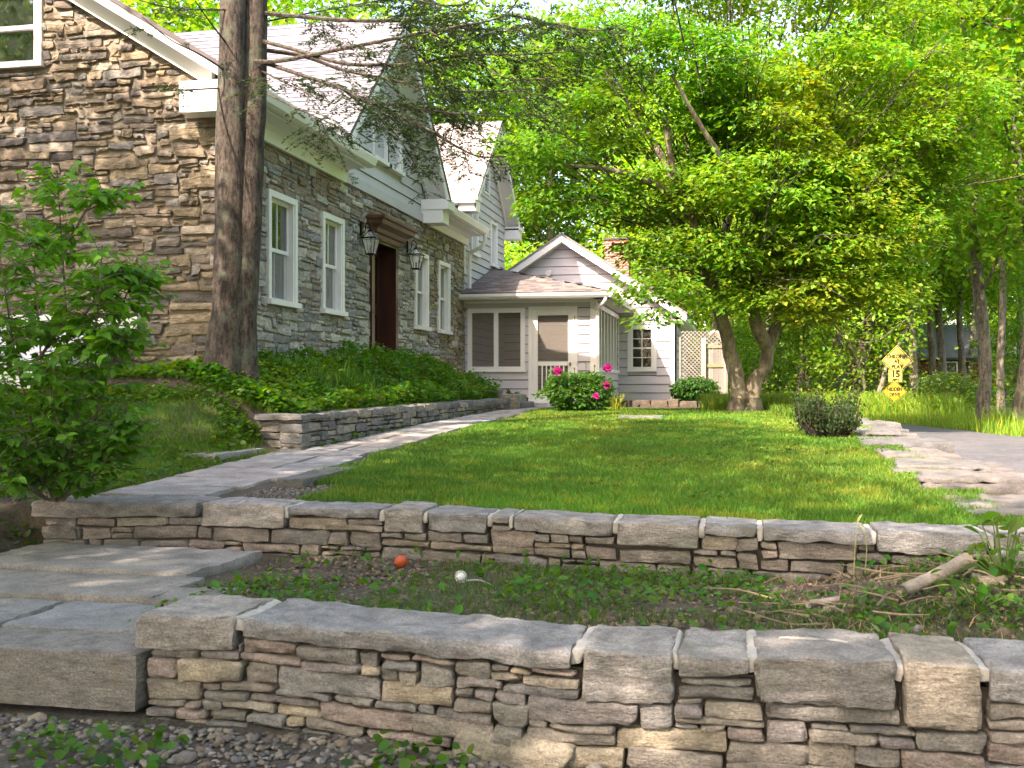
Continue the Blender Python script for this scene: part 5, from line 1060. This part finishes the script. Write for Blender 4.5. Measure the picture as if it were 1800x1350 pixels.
# tall bright grass beyond lawn and along the far verge
mb = MB(); YGc = np.array((.2, .32, .03))
def verge(x, y): rr = np.interp(y, *RR); return (x > rr+.1) & (x < rr+2.6)
P = pts_in(3, 11, 12, 34, 30000, 31, verge); blades(mb, P, .22, .016, YGc, .6, 4); P = P[::7]; blades(mb, P, .45, .012, YGc*1.2, .5, 41)
P = pts_in(-.6, 1.6, 19.8, 23.5, 9000, 33); blades(mb, P, .30, .014, np.array((.15, .24, .025)), .5, 6)
P = pts_in(.6, 2.0, 17.2, 20.5, 3500, 34); blades(mb, P, .16, .012, np.array((.1, .19, .02)), .5, 6)
P = pts_in(-4, 6, 30, 42, 24000, 35, lambda x, y: x > np.interp(y, *RR)+.1); blades(mb, P, .5, .03, YGc*.9, .5, 7)
tag(mb.build('tall_grass', M['grass']), 'tall yellow-green grass along the far road verge and lawn end', 'grass', kind='stuff')
mb = MB(); r = np.random.default_rng(8)
P = pts_in(-8, 40, 27, 75, 14000, 36, lambda x, y: ((x > np.interp(y, *RR)+2.2)) & (x > -1-.25*(y-27)) & (x < y*.75)); k = vn(P, .35, 4) > -.25; P = P[k]; Q = np.repeat(P, 5, 0)+r.normal(0, .28, (len(P)*5, 3)); Q[:, 2] = np.repeat(P[:, 2], 5)+abs(r.normal(.35, .35, len(Q)))*(1+vn(Q, .4, 5)); leaves(mb, Q, .15, np.array((.17, .28, .03))*(1+.3*vn(Q, .5, 9)[:, None]), seed=3)
tag(mb.build('undergrowth', M['leaf']), 'leafy green undergrowth on the woodland floor beyond the road', 'undergrowth', kind='stuff')
# flowering hedge-like bush under the barn
rb = thing('rose_bush', 'rounded pale-flecked wild bush right of the yellow signs', 'bush', W(1670, 725, 31)); C_ = W(1665, 700, 31); r = np.random.default_rng(19); n = 5200; d = r.normal(0, 1, (n, 3)); d /= np.linalg.norm(d, axis=1)[:, None]; Q = C_+d*r.uniform(.3, 1, (n, 1))**.5*np.array((.95, .8, .75))*(1+.2*vn(d, 2, 1)[:, None])
mb = MB(); leaves(mb, Q, .085, np.array((.09, .17, .03)), up=.4, seed=3); mb.build('foliage', M['leaf'], rb); mb = MB(); leaves(mb, Q[::22]+d[::22]*.05, .045, np.array((.6, .62, .5)), ROUND, seed=4); mb.build('blossoms', M['leaf'], rb)
# groundcover between house and middle wall, and on the left slope
mb = MB(); r = np.random.default_rng(21)
def cover(P, h, leaf, col, T=ROUND, seed=1, up=.65):
    Q = P.copy(); Q[:, 2] += h*np.random.default_rng(seed).uniform(.1, 1, len(P))*(1+.5*vn(P, 1.9, 2)+.45*vn(P, 5, 12)); leaves(mb, Q, leaf*(1+.3*vn(P, 3, 15)), col*(1+.22*vn(P, 1.8, 7)[:, None])*np.stack([1+.4*vn(P, 2.6, 16), 1+0*P[:, 0], 1+0*P[:, 0]], -1), T, up, seed, .1)
P = pts_in(-5.95, -4.45, 10.6, 20.4, 22000, 41); cover(P, .30*np.interp(P[:, 1], [10.5, 13, 16, 20], [.5, .8, 1.1, 1.1]), .06, np.array((.085, .2, .018)))
P = pts_in(-5.9, -4.5, 17.5, 20.8, 5000, 42); cover(P, .34, .075, np.array((.09, .21, .02)), LEAF4, 3)
P = pts_in(-9.2, -4.75, 9.2, 11.7, 17000, 43); P = P[vn(P, 1.4, 31)+.9*(P[:, 1]-9.9) > -.3]; cover(P, .10, .05, np.array((.075, .17, .018)), ROUND, 5)
P = pts_in(-6.6, -4.7, 10.6, 11.7, 3000, 47); cover(P, .16, .06, np.array((.08, .19, .018)), ROUND, 5)
P = pts_in(-9, -4.7, 8.4, 11.7, 60000, 53); blades(mb2 := MB(), P, .06, .007, np.array((.10, .2, .022)), .8, 6); tag(mb2.build('bank_grass', M['grass']), 'soft grass on the sloping bank below the gable', 'grass', kind='stuff')
P = pts_in(-8, -4.55, 6.9, 9.2, 2600, 44); P = P[vn(P, 1.2, 4) > -.3]; cover(P, .07, .05, np.array((.05, .11, .015)), ROUND, 6)
P = pts_in(-5.4, -4.52, 4.6, 7.4, 700, 46); cover(P, .06, .055, np.array((.05, .12, .015)), ROUND, 6)
P = pts_in(-4.32, -4.2, 10.6, 20, 260, 45); cover(P, .08, .05, np.array((.08, .15, .02)), ROUND, 8)
tag(mb.build('ground_cover', M['leaf']), 'leafy green ground cover on the bank below the stone house', 'ground cover', kind='stuff')
mb = MB(); P = pts_in(-8.5, -4.5, 6.9, 10.6, 44000, 51, lambda x, y: vn(np.stack([x, y, 0*x], -1), 1.3, 5) > -.25); blades(mb, P, .05, .006, np.array((.10, .19, .02)), .7, 6)
P = pts_in(-5.8, -4.6, 12, 16.8, 1200, 52); blades(mb, P, .34, .014, np.array((.05, .13, .014)), .22, 6)
tag(mb.build('rough_grass', M['grass']), 'rough grass and tall blade clumps left of the path', 'grass', kind='stuff')
for i, (px, py, D, L) in enumerate(((603, 650, 15.5, .75), (560, 655, 14.7, .7), (640, 665, 16.4, .7))):
    o = thing('iris_clump', ['tall sword-leaved clump under the second window', 'sword-leaved clump between the first two windows', 'sword-leaved clump just left of the front door'][i], 'plant', W(px, py+20, D), 'iris clumps in the house bed'); c = W(px, py, D); c[0] = -4.85; c[1] = YX(px, -4.85); c[2] = float(G(c[0], c[1])); mb = MB(); straps(mb, c, 60, L*.95, .009, (.085, .2, .028), i, .45)
    o.location = Vector([float(v) for v in c]); mb.build('blades', M['grass'], o)
# bed between the two front walls: weeds, grass, twigs, leaves
mb = MB()
def bedok(x, y): return (y > yf_low(x)+.42) & (y < yf_up(x)-.03)
P = pts_in(-2.7, 1.9, 4.2, 6.6, 18000, 61, bedok); v = vn(P, 1.6, 3); P1 = P[v > .02]; blades(mb, P1, .05, .004, np.array((.06, .135, .016)), .8, 3)
P = pts_in(-2.7, 1.9, 4.2, 6.6, 10000, 62, bedok); v = vn(P, 1.5, 8); P1 = P[v > .0]; P1[:, 2] += np.random.default_rng(1).uniform(.01, .07, len(P1)); leaves(mb, P1, .026, np.array((.065, .16, .018)), ROUND, .6, 8)
P = pts_in(-2.7, 1.9, 4.2, 6.6, 420, 63, bedok); P[:, 2] += np.random.default_rng(1).uniform(.02, .12, len(P)); leaves(mb, P, .055, np.array((.065, .17, .016)), LEAF8, .55, 8)
P = pts_in(-2.6, -.8, 3.2, 3.95, 700, 64); P = P[vn(P, 3, 3) > .15]; P[:, 2] += np.random.default_rng(1).uniform(.01, .1, len(P)); leaves(mb, P, .042, np.array((.06, .16, .016)), ROUND, .6, 8)
tag(mb.build('weeds', M['leaf']), 'low green weeds on the soil between the two front walls', 'weeds', kind='stuff')
# dead leaves and chips
mb = MB(); P = pts_in(-2.7, 1.9, 4.2, 6.6, 3600, 66, bedok); P[:, 2] += .012; leaves(mb, P, .032, np.array((.2, .15, .09)), LEAF4, .75, 9)
P = pts_in(-3.5, -2.8, 7.0, 8.2, 500, 67); P[:, 2] += .012; leaves(mb, P, .025, np.array((.16, .12, .08)), LEAF4, .75, 9)
P = pts_in(-7, -4.6, 6, 9, 900, 68); P[:, 2] += .012; leaves(mb, P, .035, np.array((.14, .1, .06)), LEAF4, .75, 9)
tag(mb.build('leaf_litter', M['pebble']), 'dry brown leaf litter scattered on bare soil', 'leaf litter', kind='stuff')
# gravel pebbles
t_ = (1+5**.5)/2; ICO = np.array([(-1, t_, 0), (1, t_, 0), (-1, -t_, 0), (1, -t_, 0), (0, -1, t_), (0, 1, t_), (0, -1, -t_), (0, 1, -t_), (t_, 0, -1), (t_, 0, 1), (-t_, 0, -1), (-t_, 0, 1)])/1.9
IF = np.array([(0, 11, 5), (0, 5, 1), (0, 1, 7), (0, 7, 10), (0, 10, 11), (1, 5, 9), (5, 11, 4), (11, 10, 2), (10, 7, 6), (7, 1, 8), (3, 9, 4), (3, 4, 2), (3, 2, 6), (3, 6, 8), (3, 8, 9), (4, 9, 5), (2, 4, 11), (6, 2, 10), (8, 6, 7), (9, 8, 1)])
mb = MB(); P = pts_in(-3.2, 1.6, 2.6, 3.95, 7500, 71); r = np.random.default_rng(2); n = len(P); s = r.gamma(2.2, .0045, n)+.004
S3 = np.stack([s*r.uniform(.8, 1.6, n), s*r.uniform(.7, 1.2, n), s*r.uniform(.35, .7, n)], -1); pal = np.array([(.2, .18, .16), (.13, .12, .12), (.28, .25, .22), (.17, .13, .1), (.24, .2, .15), (.1, .095, .095)])
scatter(mb, (ICO, IF), P+np.array((0, 0, .004)), rot(r.uniform(0, 6.28, n), r.normal(0, .3, n), r.normal(0, .3, n)), S3, pal[r.integers(0, 6, n)]*r.uniform(.8, 1.2, (n, 1)))
P = pts_in(-3.5, -2.75, 6.95, 8.2, 900, 72); n = len(P); s = r.uniform(.006, .016, n); scatter(mb, (ICO, IF), P, rot(r.uniform(0, 6.28, n), r.normal(0, .3, n), r.normal(0, .3, n)), s, pal[r.integers(0, 6, n)]*.8)
P = pts_in(-2.9, 2.0, 4.2, 6.6, 5200, 73, lambda x, y: (y > yf_low(x)+.42) & (y < yf_up(x)-.03)); n = len(P); s = r.gamma(2, .004, n)+.003; scatter(mb, (ICO, IF), P, rot(r.uniform(0, 6.28, n), r.normal(0, .3, n), r.normal(0, .3, n)), s, np.array([(.11, .08, .055), (.08, .06, .042), (.16, .125, .09)])[r.integers(0, 3, n)])
tag(mb.build('pebbles', M['pebble'], smooth=True), 'loose grey and brown pebbles at the foot of the front wall', 'gravel', kind='stuff')

# extra small things
w1b = MB(); rock(w1b, (-1.02, -1.42, -.1), (-.56, -1.27, .05), fr, .02, .03, .014, (.3, .26, .2), .03); w1b.build('foundation_stone', M['wall_stone'], w1, True)
hp = thing('hosta_plant', 'low hosta by the stone blocks at the screened porch', 'plant', (-4.6, 22.9, -.45)); mb = MB(); straps(mb, np.array((-4.65, 22.6, -.38)), 60, .32, .03, (.09, .18, .05), 3, 1.3); mb.build('blades', M['grass'], hp)
sb = thing('stepping_stone', 'flat dark slab lying in the lawn right of the pink-flowered bush', 'paving slab', W(1125, 737, 16.5)); c = W(1125, 737, 16.5); z = float(G(c[0], c[1])); mb = MB(); rock(mb, (c[0]-.33, c[1]-.2, z-.02), (c[0]+.33, c[1]+.2, z+.06), cell=.05, col=(.14, .14, .14), jit=.03); mb.build('slab', M['flag'], sb, True)
for i, (px, h) in enumerate(((1500, .34), (1520, .27))):
    c = W(px, 990, 5.75); c[2] = float(G(c[0], c[1])); gs = thing('grass_stalk', ['tall pale seed stalk before the upper wall', 'shorter bent seed stalk before the upper wall'][i], 'grass stalk', c); mb = MB()
    P = smooth_path([c, c+np.array((.01, 0, h*.5)), c+np.array((.02-.02*i, 0, h*.85)), c+np.array((.045-.07*i, 0, h))], 5); tube(mb, P, np.linspace(.003, .0015, len(P)), 4, (.35, .36, .14)); mb.build('stem', M['stain'], gs)
    mb = MB(); tube(mb, P[-6:], [.003, .006, .007, .006, .004, .002], 5, (.45, .42, .2)); mb.build('seed_head', M['stain'], gs)
mb = MB(); P = fp(np.array([(-3.47, 1.5, .04), (-3.47, 1.5, .09), (-3.47, 1.42, .1), (-3.47, 1.40, .06)])); tube(mb, P, .008, 5); mb.build('hook', M['iron'], pr)
# small things in the bed ------------------------------------------------------
def sphere(mb, c, r_, n=14, col=(.5, .5, .5), sq=1):
    P = [np.array(c)+np.array((0, 0, z)) for z in -np.cos(np.linspace(.08, math.pi-.08, n))*r_*sq]; tube(mb, P, np.sin(np.linspace(.08, math.pi-.08, n))*r_, n*2, col)
c = W(705, 999, 6.35); c[2] = float(G(c[0], c[1]))+.04; o = thing('orange_ball', 'small weathered orange ball in the weeds at the upper wall', 'ball', c); mb = MB(); sphere(mb, c, .038, 14); mb.build('shell', M['rubber'], o, True)
c = W(810, 1031, 5.7); c[2] = float(G(c[0], c[1]))+.05; o = thing('solar_globe_light', 'clear round globe light lying on the soil between the walls', 'garden light', c-np.array((0, 0, .04))); mb = MB(); sphere(mb, c, .034, 14); mb.build('globe', M['clear'], o, True)
mb = MB(); sphere(mb, c, .02, 10); mb.build('core', M['white'], o, True); mb = MB(); tube(mb, smooth_path([c+np.array((.03, 0, -.02)), c+np.array((.1, .02, -.02)), c+np.array((.17, .03, -.05))]), .005, 6, (.3, .3, .28)); mb.build('stem', M['stain'], o)
# log and twigs on the right
def log(pts, r0, r1, name, label, cat, col, grp=None, n=10):
    P = smooth_path(pts, 6); o = thing(name, label, cat, P[0], grp); mb = MB(); tube(mb, P, np.linspace(r0, r1, len(P)), n, col, .12, 3); mb.build('wood', M['dry'], o, True); return o
def on(px, py, D, dz=0): p = W(px, py, D); return p
log([on(1585, 1040, 4.9), on(1640, 1015, 5.05), on(1700, 985, 5.2)], .028, .038, 'log', 'short pale cut log lying on the mound at right', 'log', (.3, .25, .2))
log([on(1420, 1062, 4.75), on(1450, 1058, 4.8), on(1475, 1052, 4.8)], .018, .014, 'log', 'small grey driftwood stub in the soil', 'log', (.22, .18, .16))
r = np.random.default_rng(33); lbl = []
for i in range(34):
    px, D = r.uniform(1330, 1840), r.uniform(4.5, 5.7); x, y = W(px, 900, D)[:2]; z = float(G(x, y))+.02+r.uniform(0, .05); a = r.uniform(-.6, .6)+(3.14 if r.random() < .5 else 0); L = r.uniform(.1, .4)
    P = [np.array((x, y, z)), np.array((x+math.cos(a)*L*.5, y+math.sin(a)*L*.5+r.normal(0, .05), z+r.uniform(0, .05))), np.array((x+math.cos(a)*L, y+math.sin(a)*L, z+r.uniform(-.01, .06)))]
    P = smooth_path(P, 4)
    if i == 0: tw = MB()
    tube(tw, P, np.linspace(.006, .002, len(P)), 5, (np.array((.26, .2, .13))*r.uniform(.6, 1.2)))
P = pts_in(.2, 2.0, 4.35, 6.0, 800, 81, bedok); P[:, 2] += .015; blades(tw, P, .05, .004, np.array((.3, .23, .13)), 1.6, 4)
tag(tw.build('brush_debris', M['dry']), 'dry twigs and straw on the mound right of the front walls', 'debris', kind='stuff')
for i, (px, py, D, s) in enumerate(((1740, 1010, 5.0, .07), (1790, 975, 5.3, .1), (1460, 1058, 4.9, .04), (1610, 1085, 4.5, .03))):
    c = W(px, py, D); o = thing('fieldstone', ['rounded stone on the mound behind the cut log', 'large half-buried stone at the right picture edge', 'flat stone beside the driftwood stub', 'small tan stone on bare soil behind the front wall'][i], 'stone', c, 'loose stones on the mound'); mb = MB()
    z0 = float(G(c[0], c[1])); rock(mb, (c[0]-s, c[1]-s*.8, z0-.02), (c[0]+s, c[1]+s*.8, z0+s*.8), cell=.02, r=s*.35, amp=.012, col=pick(FW_PAL)); mb.build('rock', M['wall_stone'], o, True)
# big-leaved weed at the right edge on the mound
for i, (px, py, D, n) in enumerate(((1765, 930, 5.0, 26), (1720, 1000, 4.7, 10), (1560, 1108, 4.35, 16), (1250, 1112, 4.3, 8))):
    c = W(px, py+20, D); c[2] = float(G(c[0], c[1])); o = thing('broadleaf_weed', ['tall broad-leaved weed at the right picture edge', 'broad-leaved weed beside the cut log', 'low broad-leaved weed behind the front wall near its sunlit cap', 'small broad-leaved weed just behind the front wall centre'][i], 'weed', c, 'broad-leaved weeds on the mound'); mb = MB(); lb = MB(); r = np.random.default_rng(i)
    H_ = (.30, .14, .07, .06)[i]
    for k in range(n):
        a = r.uniform(0, 6.28); e = c+np.array((math.cos(a)*r.uniform(.02, .14), math.sin(a)*r.uniform(.02, .12), H_*r.uniform(.3, 1))); tube(mb, smooth_path([c, (c+e)/2, e], 3), .003, 4, (.1, .16, .03)); leaves(lb, e[None], .075, np.array((.08, .19, .02)), LEAF8, .6, k+i*50)
    mb.build('stems', M['stain'], o); lb.build('foliage', M['leaf'], o)
# distant wood
mb = MB(); r = np.random.default_rng(77); n = 60000; a = r.uniform(-.75, .62, n)+0; D = r.uniform(72, 100, n); Q = np.stack([D*np.sin(a), D*np.cos(a), r.uniform(-1, 1, n)], -1); Q[:, 2] = G(Q[:, 0], Q[:, 1])+(r.uniform(0, 1, n)**1.1)*(11+6*vn(Q, .06, 3)); Q = Q[vn(Q, .22, 8) > -.35]
leaves(mb, Q, .85, np.array((.17, .27, .035))*(1+.3*vn(Q, .15, 9)[:, None]), up=.5, seed=9); tag(mb.build('far_woods', M['leaf']), 'distant green wood closing the view behind the trees', 'woods', kind='stuff')
